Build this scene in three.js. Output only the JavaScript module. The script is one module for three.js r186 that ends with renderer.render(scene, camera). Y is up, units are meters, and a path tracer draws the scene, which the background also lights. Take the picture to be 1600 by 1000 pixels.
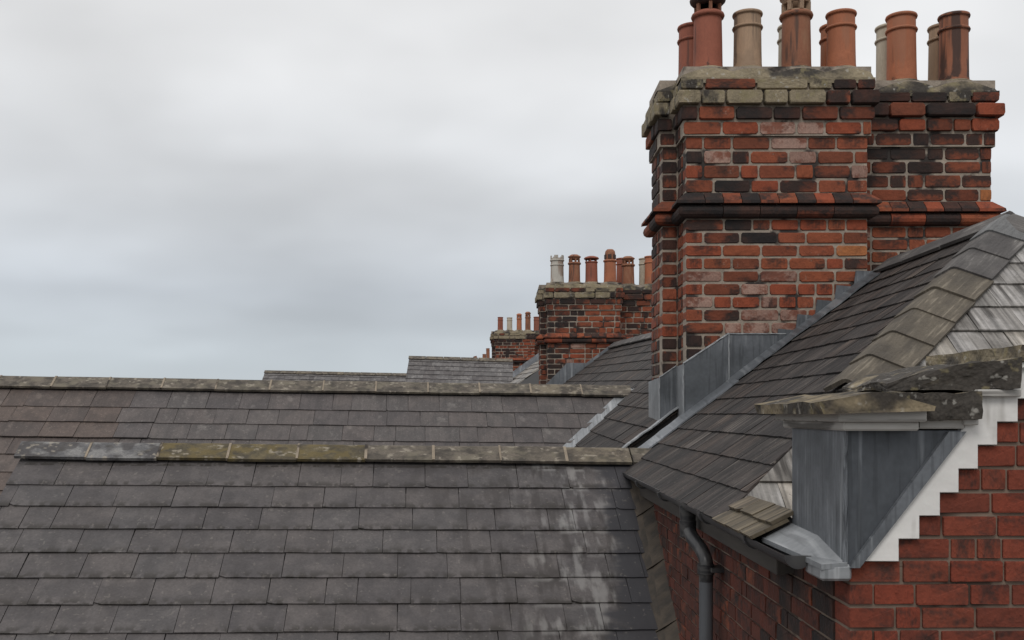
import * as THREE from 'three';
import { mergeGeometries } from 'three/addons/utils/BufferGeometryUtils.js';

// ---------------------------------------------------------------- camera, sky, sun, exposure
const CAM_Y = 6.5;                                   // eye height above the yard
const scene = new THREE.Scene();
const camera = new THREE.PerspectiveCamera(34.708, 1.6, 0.1, 900);
camera.position.set(0, CAM_Y, 0);
camera.lookAt(0, CAM_Y, -10);
camera.setViewOffset(1600, 1000, 20, -145, 1600, 1000);   // shifted lens: verticals stay upright
const renderer = new THREE.WebGLRenderer({ antialias: true });
renderer.toneMapping = THREE.LinearToneMapping;
renderer.toneMappingExposure = 1.0;
renderer.shadowMap.enabled = true;

let seed = 7;
const rnd = () => { seed = (seed * 1664525 + 1013904223) >>> 0; return seed / 4294967296; };
const rr = (a, b) => a + (b - a) * rnd();
const pick = (arr) => arr[Math.floor(rnd() * arr.length)];
const clamp = (x, a = 0, b = 1) => Math.min(b, Math.max(a, x));
const sm = (a, b, x) => { const t = clamp((x - a) / (b - a)); return t * t * (3 - 2 * t); };
const mix = (a, b, t) => a + (b - a) * t;

// value noise, period in lattice cells
const PERM = new Float32Array(65536); { let s = 99; for (let i = 0; i < 65536; i++) { s = (s * 1664525 + 1013904223) >>> 0; PERM[i] = s / 4294967296; } }
function vn(x, y, px, py, k) {
  const xi = Math.floor(x), yi = Math.floor(y); let fx = x - xi, fy = y - yi;
  fx = fx * fx * (3 - 2 * fx); fy = fy * fy * (3 - 2 * fy);
  const x0 = ((xi % px) + px) % px, x1 = (x0 + 1) % px, y0 = ((yi % py) + py) % py, y1 = (y0 + 1) % py;
  const h = (a, b) => PERM[(a * 1619 + b * 31337 + k * 6971) & 65535];
  const a = h(x0, y0), b = h(x1, y0), c = h(x0, y1), d = h(x1, y1);
  return a + (b - a) * fx + (c - a) * fy + (a - b - c + d) * fx * fy;
}
function fbm(u, v, fx, fy, oct, k) {                   // u, v in 0..1, tiles
  let s = 0, a = 0.5, t = 0;
  for (let o = 0; o < oct; o++) { s += a * vn(u * fx, v * fy, fx, fy, k + o * 7); t += a; a *= 0.5; fx *= 2; fy *= 2; }
  return s / t;
}

{ // overcast sky: air and cloud only
  const W = 1024, Hh = 512, data = new Float32Array(W * Hh * 4);
  const stops = [[-90, .20, .20, .20], [-6, .26, .265, .27], [-0.5, .54, .58, .61], [2.5, .565, .62, .66], [6.5, .55, .592, .64], [12, .655, .677, .705], [18, .76, .77, .785], [23, .80, .805, .815], [40, .86, .86, .87], [90, .95, .95, .96]];
  for (let j = 0; j < Hh; j++) for (let i = 0; i < W; i++) {
    const el = ((j + 0.5) / Hh - 0.5) * Math.PI, az = ((i + 0.5) / W - 0.5) * 2 * Math.PI;
    const y = Math.sin(el), x = Math.cos(el) * Math.cos(az), z = Math.cos(el) * Math.sin(az);
    const e = el * 180 / Math.PI; let k = 0; while (k < stops.length - 2 && e > stops[k + 1][0]) k++;
    const A = stops[k], B = stops[k + 1], t = clamp((e - A[0]) / (B[0] - A[0]));
    const q = Math.max(y, 0) + 0.16;
    const n1 = fbm((x / q) * 0.018 + 0.37, (z / q) * 0.03 + 0.21, 64, 64, 5, 3), n2 = fbm(az / 6.2832 + .5 + .02 * n1, el / 3.1416 + .5 + .05 * n1, 22, 20, 5, 21);
    const m = y > 0 ? 1 + (n1 - 0.5) * 0.38 * sm(0, 0.08, y) + (n2 - 0.5) * 0.34 * sm(0, 0.1, y) : 1;
    const n3 = fbm((x / q) * 0.05 + 0.6, (z / q) * 0.07 + 0.3, 64, 64, 4, 41);
    const side = (1 + (n3 - .5) * .14 * sm(.02, .12, y)) * (1 + 0.06 * x * Math.max(0, -z));
    const o = (j * W + i) * 4;
    for (let c = 0; c < 3; c++) data[o + c] = mix(A[c + 1], B[c + 1], t) * m * side;
    data[o + 3] = 1;
  }
  const sky = new THREE.DataTexture(data, W, Hh, THREE.RGBAFormat, THREE.FloatType);
  sky.mapping = THREE.EquirectangularReflectionMapping; sky.magFilter = THREE.LinearFilter; sky.minFilter = THREE.LinearFilter; sky.needsUpdate = true;
  scene.background = sky; scene.environment = sky;
}
const sun = new THREE.DirectionalLight(new THREE.Color(1, 0.975, 0.94), 1.15);   // thin-cloud glow, behind and left of the viewer
sun.position.set(-1.6, CAM_Y + 9, 2.6); sun.target.position.set(1, CAM_Y, -5); scene.add(sun); scene.add(sun.target);
sun.castShadow = true; sun.shadow.radius = 40; sun.shadow.mapSize.set(2048, 2048);
Object.assign(sun.shadow.camera, { left: -20, right: 20, top: 20, bottom: -20, near: 0.1, far: 70 });

// ---------------------------------------------------------------- helpers
// X metres right, H metres above the eye, d metres ahead
const P = (X, H, d) => new THREE.Vector3(X, CAM_Y + H, -d);
const used = {};
function numbered(n) { if (!(n in used)) { used[n] = 0; return n; } used[n]++; return n + '_' + String(used[n]).padStart(3, '0'); }
function thing(name, label, category, group) {
  const g = new THREE.Group(); g.name = numbered(name); g.userData = { label, category }; if (group) g.userData.group = group; scene.add(g); return g;
}
function part(name, geo, mat, parent, label) {
  const m = new THREE.Mesh(geo, mat); m.name = name; m.castShadow = m.receiveShadow = true; parent.add(m); if (label) m.userData.label = label; return m;
}
function geoFrom(tris, uvf) {                          // tris: flat list of Vector3
  const n = tris.length, p = new Float32Array(n * 3), u = new Float32Array(n * 2);
  for (let i = 0; i < n; i++) { p[i * 3] = tris[i].x; p[i * 3 + 1] = tris[i].y; p[i * 3 + 2] = tris[i].z; }
  const e1 = new THREE.Vector3(), e2 = new THREE.Vector3();
  for (let i = 0; i < n; i += 3) {
    e1.subVectors(tris[i + 1], tris[i]); e2.subVectors(tris[i + 2], tris[i]); e1.cross(e2);
    for (let k = 0; k < 3; k++) { const [a, b] = uvf(tris[i + k], e1); u[(i + k) * 2] = a; u[(i + k) * 2 + 1] = b; }
  }
  const g = new THREE.BufferGeometry();
  g.setAttribute('position', new THREE.BufferAttribute(p, 3)); g.setAttribute('uv', new THREE.BufferAttribute(u, 2)); g.computeVertexNormals(); return g;
}
const boxUV = (sc = 1, ou = 0, ov = 0) => (p, n) => {
  const ax = Math.abs(n.x), ay = Math.abs(n.y), az = Math.abs(n.z);
  if (az >= ax && az >= ay) return [p.x / sc + ou, p.y / sc + ov];
  if (ax >= ay) return [p.z / sc + ou, p.y / sc + ov];
  return [p.x / sc + ou, p.z / sc + ov];
};
function prismTris(top, bot) {                         // top CCW seen from outside; bot matching points
  const t = [], n = top.length;
  for (let i = 1; i < n - 1; i++) { t.push(top[0], top[i], top[i + 1]); t.push(bot[0], bot[i + 1], bot[i]); }
  for (let i = 0; i < n; i++) { const j = (i + 1) % n; t.push(top[i], bot[i], bot[j], top[i], bot[j], top[j]); }
  return t;
}
const prism = (top, off, uvf) => geoFrom(prismTris(top, top.map(p => p.clone().add(off))), uvf || boxUV(1, rnd(), rnd()));
function box(X0, X1, H0, H1, d0, d1, c = 0, sc = 1) {  // chamfered block
  const g = []; const v = (x, y, z) => new THREE.Vector3(x, CAM_Y + y, -z);
  if (!c) {
    const top = [v(X0, H0, d0), v(X1, H0, d0), v(X1, H1, d0), v(X0, H1, d0)], bot = [v(X0, H0, d1), v(X1, H0, d1), v(X1, H1, d1), v(X0, H1, d1)];
    return geoFrom(prismTris(top, bot), boxUV(sc, rnd(), rnd()));
  }
  const cs = [[X0, H0, d0], [X1, H1, d1]];
  const q = (ix, iy, iz, ax) => v(cs[ix][0] + (ax === 0 ? 0 : ix ? -c : c), cs[iy][1] + (ax === 1 ? 0 : iy ? -c : c), cs[iz][2] + (ax === 2 ? 0 : iz ? -c : c));
  const quad = (a, b, d, e) => g.push(a, b, d, a, d, e);
  const cen = v((X0 + X1) / 2, (H0 + H1) / 2, (d0 + d1) / 2);
  for (const i of [0, 1]) {
    quad(q(i, 0, 0, 0), q(i, 0, 1, 0), q(i, 1, 1, 0), q(i, 1, 0, 0));
    quad(q(0, i, 0, 1), q(1, i, 0, 1), q(1, i, 1, 1), q(0, i, 1, 1));
    quad(q(0, 0, i, 2), q(1, 0, i, 2), q(1, 1, i, 2), q(0, 1, i, 2));
    for (const j of [0, 1]) {
      quad(q(i, j, 0, 0), q(i, j, 0, 1), q(i, j, 1, 1), q(i, j, 1, 0));
      quad(q(i, 0, j, 0), q(i, 0, j, 2), q(i, 1, j, 2), q(i, 1, j, 0));
      quad(q(0, i, j, 1), q(0, i, j, 2), q(1, i, j, 2), q(1, i, j, 1));
      for (const k of [0, 1]) g.push(q(i, j, k, 0), q(i, j, k, 1), q(i, j, k, 2));
    }
  }
  const e1 = new THREE.Vector3(), e2 = new THREE.Vector3(), m = new THREE.Vector3();   // make every face point outwards
  for (let i = 0; i < g.length; i += 3) {
    e1.subVectors(g[i + 1], g[i]); e2.subVectors(g[i + 2], g[i]); e1.cross(e2); m.copy(g[i]).add(g[i + 1]).add(g[i + 2]).divideScalar(3).sub(cen);
    if (e1.dot(m) < 0) { const t = g[i + 1]; g[i + 1] = g[i + 2]; g[i + 2] = t; }
  }
  return geoFrom(g, boxUV(sc, rnd(), rnd()));
}
function clipPoly(poly, hp) {                          // half-plane [na, nb, c]: na*a + nb*b + c >= 0
  const out = [], f = (p) => hp[0] * p[0] + hp[1] * p[1] + hp[2];
  for (let i = 0; i < poly.length; i++) {
    const p = poly[i], q = poly[(i + 1) % poly.length], a = f(p), b = f(q);
    if (a >= 0) out.push(p);
    if (a * b < 0) { const t = a / (a - b); out.push([mix(p[0], q[0], t), mix(p[1], q[1], t)]); }
  }
  return out;
}
const area = (p) => { let s = 0; for (let i = 0; i < p.length; i++) { const j = (i + 1) % p.length; s += p[i][0] * p[j][1] - p[j][0] * p[i][1]; } return s / 2; };

// ---------------------------------------------------------------- textures and materials
const S = (x) => x <= 0.0031308 ? 12.92 * x : 1.055 * Math.pow(x, 1 / 2.4) - 0.055;
function tex(w, h, fn, srgb = true) {                  // fn gives linear rgb
  const d = new Uint8Array(w * h * 4);
  for (let j = 0; j < h; j++) for (let i = 0; i < w; i++) {
    const c = fn((i + 0.5) / w, (j + 0.5) / h), o = (j * w + i) * 4;
    for (let k = 0; k < 3; k++) d[o + k] = Math.round(255 * clamp(srgb ? S(clamp(c[k])) : c[k]));
    d[o + 3] = 255;
  }
  const t = new THREE.DataTexture(d, w, h, THREE.RGBAFormat); t.wrapS = t.wrapT = THREE.RepeatWrapping;
  t.magFilter = THREE.LinearFilter; t.minFilter = THREE.LinearMipmapLinearFilter; t.generateMipmaps = true;
  if (srgb) t.colorSpace = THREE.SRGBColorSpace; t.needsUpdate = true; return t;
}
const l3 = (a, b, t) => [mix(a[0], b[0], t), mix(a[1], b[1], t), mix(a[2], b[2], t)];
const mul = (a, k) => [a[0] * k, a[1] * k, a[2] * k];
const bumpFine = tex(512, 512, (u, v) => { const n = fbm(u, v, 24, 24, 5, 5); return [n, n, n]; }, false);
const bumpRough = tex(512, 512, (u, v) => { const n = 0.6 * fbm(u, v, 10, 10, 6, 15) + 0.4 * Math.pow(fbm(u, v, 40, 40, 3, 44), 2); return [n, n, n]; }, false);
const bumpSoft = tex(256, 256, (u, v) => { const n = fbm(u, v, 5, 5, 3, 25); return [n, n, n]; }, false);
// brick: 1 tile = 0.6 m
function brickTex(base, dark, pale, sootLo, sootHi, paleLo, paleHi, k) {
  return tex(512, 512, (u, v) => {
    const m = fbm(u, v, 16, 16, 5, k), f = fbm(u, v, 90, 90, 2, k + 3);
    let c = mul(base, 0.66 + 0.5 * m + 0.28 * (f - 0.5));
    c = l3(c, dark, .93 * sm(sootLo - .12, sootHi + .06, 0.78 * fbm(u, v, 6, 9, 4, k + 11) + 0.22 * fbm(u, v, 50, 60, 3, k + 13)));
    c = l3(c, mul(pale, 0.75 + 0.5 * f), .9 * sm(paleLo - .05, paleHi + .06, 0.7 * fbm(u, v, 8, 9, 5, k + 29) + 0.3 * fbm(u, v, 50, 50, 3, k + 33)));
    if (f > 0.82) c = mul(c, 0.7);
    return c;
  });
}
const RED = [.255, .068, .031], SOOT = [.028, .019, .016], PALE = [.36, .25, .20];
const bt = {
  red: brickTex(RED, SOOT, PALE, .58, .70, .74, .84, 1),
  sooty: brickTex(mul(RED, .85), SOOT, PALE, .42, .56, .74, .84, 51),
  pale: brickTex([.22, .085, .055], [.06, .035, .03], [.34, .22, .175], .60, .72, .42, .55, 101),
  dark: brickTex([.06, .028, .02], [.018, .014, .013], [.22, .15, .12], .40, .60, .74, .86, 151),
  wall: brickTex([.205, .044, .022], [.045, .02, .015], [.26, .13, .09], .56, .74, .80, .92, 201),
};
const M = {};
const mat = (o) => new THREE.MeshStandardMaterial({ roughness: 0.9, ...o });
const tint = (r, g, b) => new THREE.Color().setRGB(r, g, b);
const brickMats = (t, list) => list.map(c => mat({ map: t, color: tint(...c), bumpMap: bumpRough, bumpScale: 0.006, roughness: .92 }));
M.red = brickMats(bt.red, [[1, 1, 1], [.82, .8, .8], [1, .85, .8], [.68, .72, .75], [1, 1.0, .92]]);
M.orange = brickMats(bt.red, [[1, 1, 1]]); M.orange[0].color.setRGB(1.0, 1.0, 1.0); M.orange[0].map = brickTex([.36, .13, .045], SOOT, PALE, .64, .78, .74, .84, 301);
M.sooty = brickMats(bt.sooty, [[1, 1, 1], [.75, .75, .78]]);
M.pale = brickMats(bt.pale, [[1, 1, 1], [.8, .76, .75]]);
M.dark = brickMats(bt.dark, [[1, 1, 1], [.7, .75, .8], [1, .85, .8]]);
M.wall = brickMats(bt.wall, [[1, 1, 1], [.85, .83, .83], [.7, .72, .75], [1, .9, .86], [.95, 1, 1]]);
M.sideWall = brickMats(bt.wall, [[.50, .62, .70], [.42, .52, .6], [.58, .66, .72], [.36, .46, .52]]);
M.mortar = mat({ map: tex(512, 512, (u, v) => { const n = fbm(u, v, 12, 12, 6, 61), f = fbm(u, v, 120, 120, 2, 66); return l3(mul([.34, .285, .23], .64 + .5 * n + .3 * (f - .5)), [.04, .033, .03], sm(.52, .68, fbm(u, v, 5, 6, 5, 71))); }), bumpMap: bumpFine, bumpScale: .004, roughness: .97 });
M.mortarWall = mat({ map: tex(256, 256, (u, v) => { const n = fbm(u, v, 12, 12, 5, 361); return l3(mul([.20, .15, .115], .6 + .6 * n), [.06, .04, .03], sm(.55, .7, fbm(u, v, 5, 5, 4, 371))); }), bumpMap: bumpFine, bumpScale: .003, roughness: .97 });
// weathered stone: buff, black crust, ochre lichen
const stoneTex = (k, black, lich) => tex(512, 512, (u, v) => {
  const n = fbm(u, v, 10, 10, 6, k), f = fbm(u, v, 110, 110, 2, k + 5);
  let c = mul([.25, .205, .135], .6 + .6 * n + .4 * (f - .5));
  c = l3(c, mul([.036, .031, .027], .6 + .8 * f), .95 * sm(black - .08, black + .14, fbm(u, v, 5, 6, 6, k + 9)));
  c = l3(c, [.22, .185, .10], .6 * sm(lich, lich + .14, fbm(u, v, 18, 18, 5, k + 17)));
  return l3(c, [.42, .40, .36], .5 * sm(.68, .80, fbm(u, v, 30, 30, 5, k + 23)));
});
M.stone = mat({ map: stoneTex(401, .50, .60), bumpMap: bumpRough, bumpScale: .012 });
M.stoneBuff = mat({ map: stoneTex(431, .60, .58), bumpMap: bumpRough, bumpScale: .010 });
M.stoneCap = mat({ map: stoneTex(491, .43, .66), color: tint(.85, .82, .78), bumpMap: bumpRough, bumpScale: .010 });
M.stoneBlack = mat({ map: stoneTex(461, .36, .64), bumpMap: bumpRough, bumpScale: .012 });
// slates; texture tile = 1 m, v runs up the slope
const slateTex = (k, base, alt, streak, pale, paleAmt) => tex(1024, 1024, (u, v) => {
  const g = fbm(u, v, 14, 10, 5, k), st = fbm(u, v, streak > 1 ? 90 : 60, streak > 1 ? 2 : 5, 4, k + 8), fi = fbm(u, v, 160, 120, 2, k + 12);
  let c = l3(base, alt, sm(.35, .68, g)); c = mul(c, .80 + streak * (st - .5) + .32 * (fi - .5) + .2);
  c = l3(c, pale, paleAmt * sm(.60, .78, (streak > 1 ? .6 * fbm(u, v, 70, 4, 4, k + 19) + .4 * fbm(u, v, 6, 4, 3, k + 27) : .5 * fbm(u, v, 30, 24, 4, k + 19) + .5 * fbm(u, v, 5, 5, 3, k + 27))));
  if (fi > .82) c = l3(c, pale, .5);
  return c;
});
const slateSet = (t, list, o = {}) => list.map(c => mat({ map: t, color: tint(...c), bumpMap: bumpFine, bumpScale: .003, roughness: .74, ...o }));
const tSlate = slateTex(501, [.072, .065, .064], [.096, .085, .082], .35, [.24, .225, .21], .35);
M.farSlate = slateSet(tSlate, [[1, .97, .95], [.92, .89, .88], [1, .95, .925], [.86, .83, .835], [1.0, .985, .97]]);
M.brownFar = slateSet(tSlate, [[.98, .82, .72], [.85, .74, .68], [1, .88, .8]]); M.paleFar = slateSet(slateTex(521, [.10, .093, .092], [.15, .14, .136], .4, [.34, .32, .30], .6), [[1, 1, 1], [.85, .84, .84], [.72, .70, .70]]);
const tMain = slateTex(541, [.021, .017, .0155], [.045, .036, .032], 1.5, [.21, .185, .16], .75);
M.mainSlate = slateSet(tMain, [[1, 1, 1], [.82, .8, .8], [1, .9, .84], [.7, .7, .72]], { roughness: .88 });
const tHip = slateTex(581, [.21, .198, .183], [.34, .326, .31], 1.5, [.055, .048, .043], .95);
M.hipSlate = slateSet(tHip, [[1, 1, 1], [.85, .84, .84], [.7, .68, .66], [1, .95, .88]], { roughness: .75 });
M.brownSlate = slateSet(tHip, [[.42, .35, .24], [.34, .29, .21], [.5, .41, .29]]);
// the near roof carries one sheet of weathering and tone, 4.2 m by 2.1 m (u along the ridge, v up the slope)
const tNear = tex(2048, 1024, (u, v) => {
  const a = u * 4.2, g = fbm(u, v, 50, 28, 5, 601), st = fbm(u, v, 190, 9, 4, 611), fi = fbm(u, v, 560, 280, 2, 621);
  let c = l3([.068, .062, .062], [.092, .083, .081], sm(.32, .7, g)); c = mul(c, 1 + .42 * (fi - .5));
  const right = sm(1.6, 3.0, a);
  // run-off streaks, start at the tails of the slates above
  const row = (((v * 2.1 - 1.9) / 0.17) % 1 + 1) % 1;
  const streak = sm(.47, .66, .7 * fbm(u, v, 76, 12, 4, 631) + .3 * st) * (0.25 + .75 * right);
  c = l3(c, [.034, .029, .027], .75 * streak);
  const moss = sm(.38, .62, fbm(u, v, 150, 60, 4, 641)) * sm(.34, .02, row);
  c = l3(c, [.030, .026, .022], .9 * moss);
  // lime bloom, and slate colour darker in a band beside the wall
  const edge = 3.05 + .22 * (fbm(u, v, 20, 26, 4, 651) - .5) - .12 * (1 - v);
  const bloom = clamp(sm(.50, .70, .6 * fbm(u, v, 130, 16, 5, 661) + .4 * fbm(u, v, 26, 20, 4, 671)) + .8 * sm(.45, .62, fbm(u, v, 60, 30, 4, 675)) * sm(.80, .97, row)) * sm(1.0, .1, Math.abs(a - edge + .14) / .42);
  c = l3(c, [.27, .265, .255], .62 * bloom);
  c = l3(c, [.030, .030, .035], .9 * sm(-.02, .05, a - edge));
  const spot = sm(.74, .80, fbm(u, v, 240, 120, 3, 681)); c = l3(c, [.26, .24, .21], .22 * spot);
  return c;
});
M.nearSlate = slateSet(tNear, [[1, .975, .97], [.95, .93, .93], [.88, .86, .87], [1, .965, .95], [.97, .965, .97]], { roughness: .72 });
M.deck = mat({ color: tint(.02, .018, .017) });
const ridgeTex = (k, b1, b2, lich, amt) => tex(512, 512, (u, v) => {
  const n = fbm(u, v, 12, 12, 6, k), f = fbm(u, v, 110, 110, 2, k + 4); let c = mul(l3(b1, b2, sm(.35, .65, n)), .8 + .5 * (f - .5) + .2);
  c = l3(c, lich, amt * sm(.48, .66, fbm(u, v, 9, 9, 5, k + 9)));
  c = l3(c, [.34, .30, .24], .6 * sm(.62, .78, fbm(u, v, 20, 20, 6, k + 13)));
  return l3(c, [.04, .035, .03], .6 * sm(.50, .74, fbm(u, v, 12, 12, 6, k + 21)));
});
const rm = (t) => mat({ map: t, bumpMap: bumpRough, bumpScale: .006 });
M.ridge = [rm(ridgeTex(701, [.075, .064, .052], [.13, .11, .088], [.17, .15, .11], .5)), rm(ridgeTex(731, [.085, .07, .055], [.15, .125, .095], [.2, .17, .12], .6))];
M.ridgeOchre = rm(ridgeTex(761, [.070, .058, .036], [.115, .092, .05], [.135, .10, .034], .6));
M.ridgeGrey = rm(ridgeTex(791, [.10, .098, .10], [.19, .185, .18], [.055, .05, .05], .8));
const hipTex = (k, a, b, w) => tex(512, 512, (u, v) => { const n = fbm(u, v, 5, 5, 5, k), s = fbm(u, v, 8, 60, 4, k + 5), f = fbm(u, v, 120, 120, 2, k + 9); let c = mul(l3(a, b, sm(.3, .7, n)), .9 + .5 * (s - .5) + .3 * (f - .5)); return l3(c, w, .6 * sm(.6, .78, .6 * s + .4 * n)); });
M.hipTile = [rm(hipTex(821, [.072, .066, .064], [.115, .106, .10], [.24, .225, .21])), rm(hipTex(851, [.078, .066, .052], [.118, .099, .075], [.25, .215, .165])), rm(hipTex(871, [.13, .13, .13], [.19, .19, .188], [.3, .3, .3]))];
M.joint = mat({ map: M.mortar.map, color: tint(.82, .80, .74), bumpMap: bumpFine, bumpScale: .004 });
const leadTex = (k, a, b, w) => tex(512, 512, (u, v) => {
  const n = fbm(u, v, 4, 4, 5, k), s = fbm(u, v, 44, 3, 5, k + 7), s2 = fbm(u, v, 90, 6, 3, k + 11), f = fbm(u, v, 80, 80, 3, k + 15);
  let c = l3(a, b, sm(.3, .7, n)); c = mul(c, .85 + .3 * f);
  c = l3(c, w, .8 * sm(.54, .74, .7 * s + .3 * n)); return l3(c, mul(a, .5), .45 * sm(.58, .75, s2));
});
const leadMat = (t, c) => mat({ map: t, color: tint(...c), bumpMap: bumpSoft, bumpScale: .012, roughness: .5, metalness: .25 });
const tLead = leadTex(901, [.115, .124, .135], [.165, .175, .19], [.33, .345, .36]);
M.lead = leadMat(tLead, [1, 1, 1]); M.leadSheet = leadMat(leadTex(961, [.085, .092, .10], [.125, .133, .145], [.22, .23, .24]), [1, 1, 1]); M.leadDark = leadMat(tLead, [.6, .61, .63]); M.leadPale = leadMat(leadTex(931, [.22, .23, .24], [.29, .30, .31], [.42, .43, .44]), [1, 1, 1]);
const potTex = (k, base, stain, soot, lo) => tex(512, 512, (u, v) => {
  const n = fbm(u, v, 6, 8, 5, k), f = fbm(u, v, 100, 100, 2, k + 4); let c = mul(base, .78 + .4 * n + .2 * (f - .5));
  c = l3(c, stain, .6 * sm(.52, .68, fbm(u, v, 9, 4, 5, k + 9)));
  return l3(c, soot, .85 * sm(lo, lo + .14, fbm(u, v, 12, 3, 5, k + 15)));
});
const pm = (...a) => mat({ map: potTex(...a), bumpMap: bumpFine, bumpScale: .002, roughness: .8 });
M.pot = {
  red: pm(1001, [.27, .085, .05], [.20, .08, .055], [.07, .035, .028], .62),
  orange: pm(1031, [.36, .125, .06], [.29, .13, .075], [.09, .045, .03], .64),
  rust: pm(1061, [.24, .095, .05], [.30, .16, .09], [.07, .04, .03], .60),
  buff: pm(1091, [.34, .225, .145], [.26, .18, .12], [.11, .08, .06], .62),
  cream: pm(1121, [.46, .40, .31], [.34, .28, .21], [.16, .12, .09], .64),
  soot: pm(1151, [.29, .11, .058], [.18, .085, .055], [.028, .02, .018], .55),
  chalk: pm(1181, [.44, .41, .36], [.20, .10, .06], [.10, .07, .05], .58),
};
M.potDark = pm(1211, [.055, .032, .026], [.10, .05, .035], [.02, .016, .015], .5);
M.white = mat({ map: tex(512, 512, (u, v) => { const n = fbm(u, v, 6, 6, 6, 1301), s = fbm(u, v, 30, 4, 4, 1311); return l3(mul([.72, .70, .67], .88 + .2 * n), [.33, .31, .28], .7 * sm(.62, .78, .6 * s + .4 * n)); }), bumpMap: bumpFine, bumpScale: .003, roughness: .8 });
M.whiteDirty = mat({ map: tex(512, 512, (u, v) => { const n = fbm(u, v, 6, 12, 6, 1331), s = fbm(u, v, 4, 60, 4, 1341); return l3(mul([.47, .45, .42], .8 + .35 * n), [.11, .10, .09], .85 * sm(.52, .66, .6 * s + .4 * n)); }), bumpMap: bumpRough, bumpScale: .005, roughness: .85 });
M.iron = mat({ map: tex(256, 256, (u, v) => { const n = fbm(u, v, 8, 8, 5, 1401); return l3([.022, .022, .024], [.055, .053, .052], sm(.45, .7, n)); }), roughness: .38 });
M.pipe = mat({ map: tex(256, 256, (u, v) => { const n = fbm(u, v, 6, 14, 5, 1421); return mul([.085, .09, .098], .75 + .5 * n); }), roughness: .36 });
M.timber = mat({ map: tex(256, 256, (u, v) => mul([.06, .052, .045], .6 + .8 * fbm(u, v, 4, 40, 4, 1441))), roughness: .8 });
M.fillet = mat({ map: tex(512, 512, (u, v) => { const n = fbm(u, v, 8, 20, 6, 1461); return l3(mul([.066, .052, .039], .7 + .6 * n), [.03, .026, .022], .8 * sm(.4, .75, fbm(u, v, 12, 8, 5, 1471))); }), bumpMap: bumpRough, bumpScale: .006 });
M.yard = mat({ map: tex(512, 512, (u, v) => mul([.13, .12, .11], .6 + .8 * fbm(u, v, 20, 20, 5, 1501))), roughness: .95 });

// ---------------------------------------------------------------- ground
{ const g = new THREE.PlaneGeometry(1600, 1600); g.rotateX(-Math.PI / 2); const uv = g.attributes.uv; for (let i = 0; i < uv.count; i++) uv.setXY(i, uv.getX(i) * 400, uv.getY(i) * 400);
  const m = part('ground', g, M.yard, scene); m.userData = { kind: 'structure', label: 'paved yards and ground far below the roofs' }; }

// ---------------------------------------------------------------- roof slopes
// frame: O origin, A along the courses, B up the slope, N outwards
function frame(O, Araw, Braw) {
  const A = Araw.clone().normalize(), B = Braw.clone().addScaledVector(A, -Braw.dot(A)).normalize(), N = A.clone().cross(B).normalize();
  if (N.y < 0) N.negate();
  const at = (a, b, h = 0) => O.clone().addScaledVector(A, a).addScaledVector(B, b).addScaledVector(N, h);
  const half = (n, c) => [n.dot(A), n.dot(B), n.dot(O) + c];      // keeps n.p + c >= 0
  const flip = A.clone().cross(B).dot(N) < 0;
  return { O, A, B, N, at, half, flip };
}
const ccw = (F, p) => (area(p) > 0) !== F.flip ? p : p.slice().reverse();
function slopeSlates(F, parent, o) {
  const { rows, gauge, width, t = .0065, clip, mats, uv, aMin, aMax, choose, minA = .0012, b0 = 0, vary = .25, raise } = o; const L = gauge * 1.75;
  let n = 0;
  for (let r = rows[0]; r < rows[1]; r++) {
    let a = aMin - (r & 1 ? width * .5 : 0) - rnd() * width * .3; const bl = b0 + r * gauge + rr(-.002, .002);
    while (a < aMax) {
      const w = width * (rnd() < .14 ? rr(.5, .7) : rr(1 - vary, 1 + vary)), g = .0016, j = () => rr(-.0022, .0022), sk = rr(-.003, .003);
      let poly = [[a + g, bl + j()], [a + w * .3, bl + j()], [a + w * .65, bl + j()], [a + w - g, bl + j()], [a + w - g + sk, bl + L], [a + g + sk, bl + L]];
      if (rnd() < .10) { poly[0][1] += rr(.006, .016); poly.splice(1, 0, [a + w * rr(.08, .16), bl + j()]); }        // a chipped corner
      for (const h of clip) { poly = clipPoly(poly, h); if (poly.length < 3) break; }
      const aC = a + w / 2; a += w;
      if (poly.length < 3 || Math.abs(area(poly)) < minA) continue;
      const lift = rr(0, .0025), tail = raise ? raise(aC, r) : 0, tw = rr(-.003, .003);
      const h = (q) => (t * 2.15 + tail) * (1 - (q[1] - bl) / L) + lift + tw * (q[0] - aC) / w;
      poly = ccw(F, poly);
      const top = poly.map(q => F.at(q[0], q[1], h(q))), bot = poly.map(q => F.at(q[0], q[1], h(q) - t));
      const ou = uv ? 0 : rnd(), ov = uv ? 0 : rnd();
      const f = uv ? (p) => { const q = p.clone().sub(F.O); return uv(q.dot(F.A), q.dot(F.B)); } : (p) => { const q = p.clone().sub(F.O); return [q.dot(F.A) + ou, q.dot(F.B) + ov]; };
      const list = choose ? choose(aC, bl) || mats : mats;
      part('slate', geoFrom(prismTris(top, bot), f), pick(list), parent); n++;
    }
  }
  return n;
}
function deckOf(F, poly, parent, thick = .05) {
  const p = ccw(F, poly); return part('roof_deck', geoFrom(prismTris(p.map(q => F.at(q[0], q[1], -.004)), p.map(q => F.at(q[0], q[1], -thick))), boxUV()), M.deck, parent);
}
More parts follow.
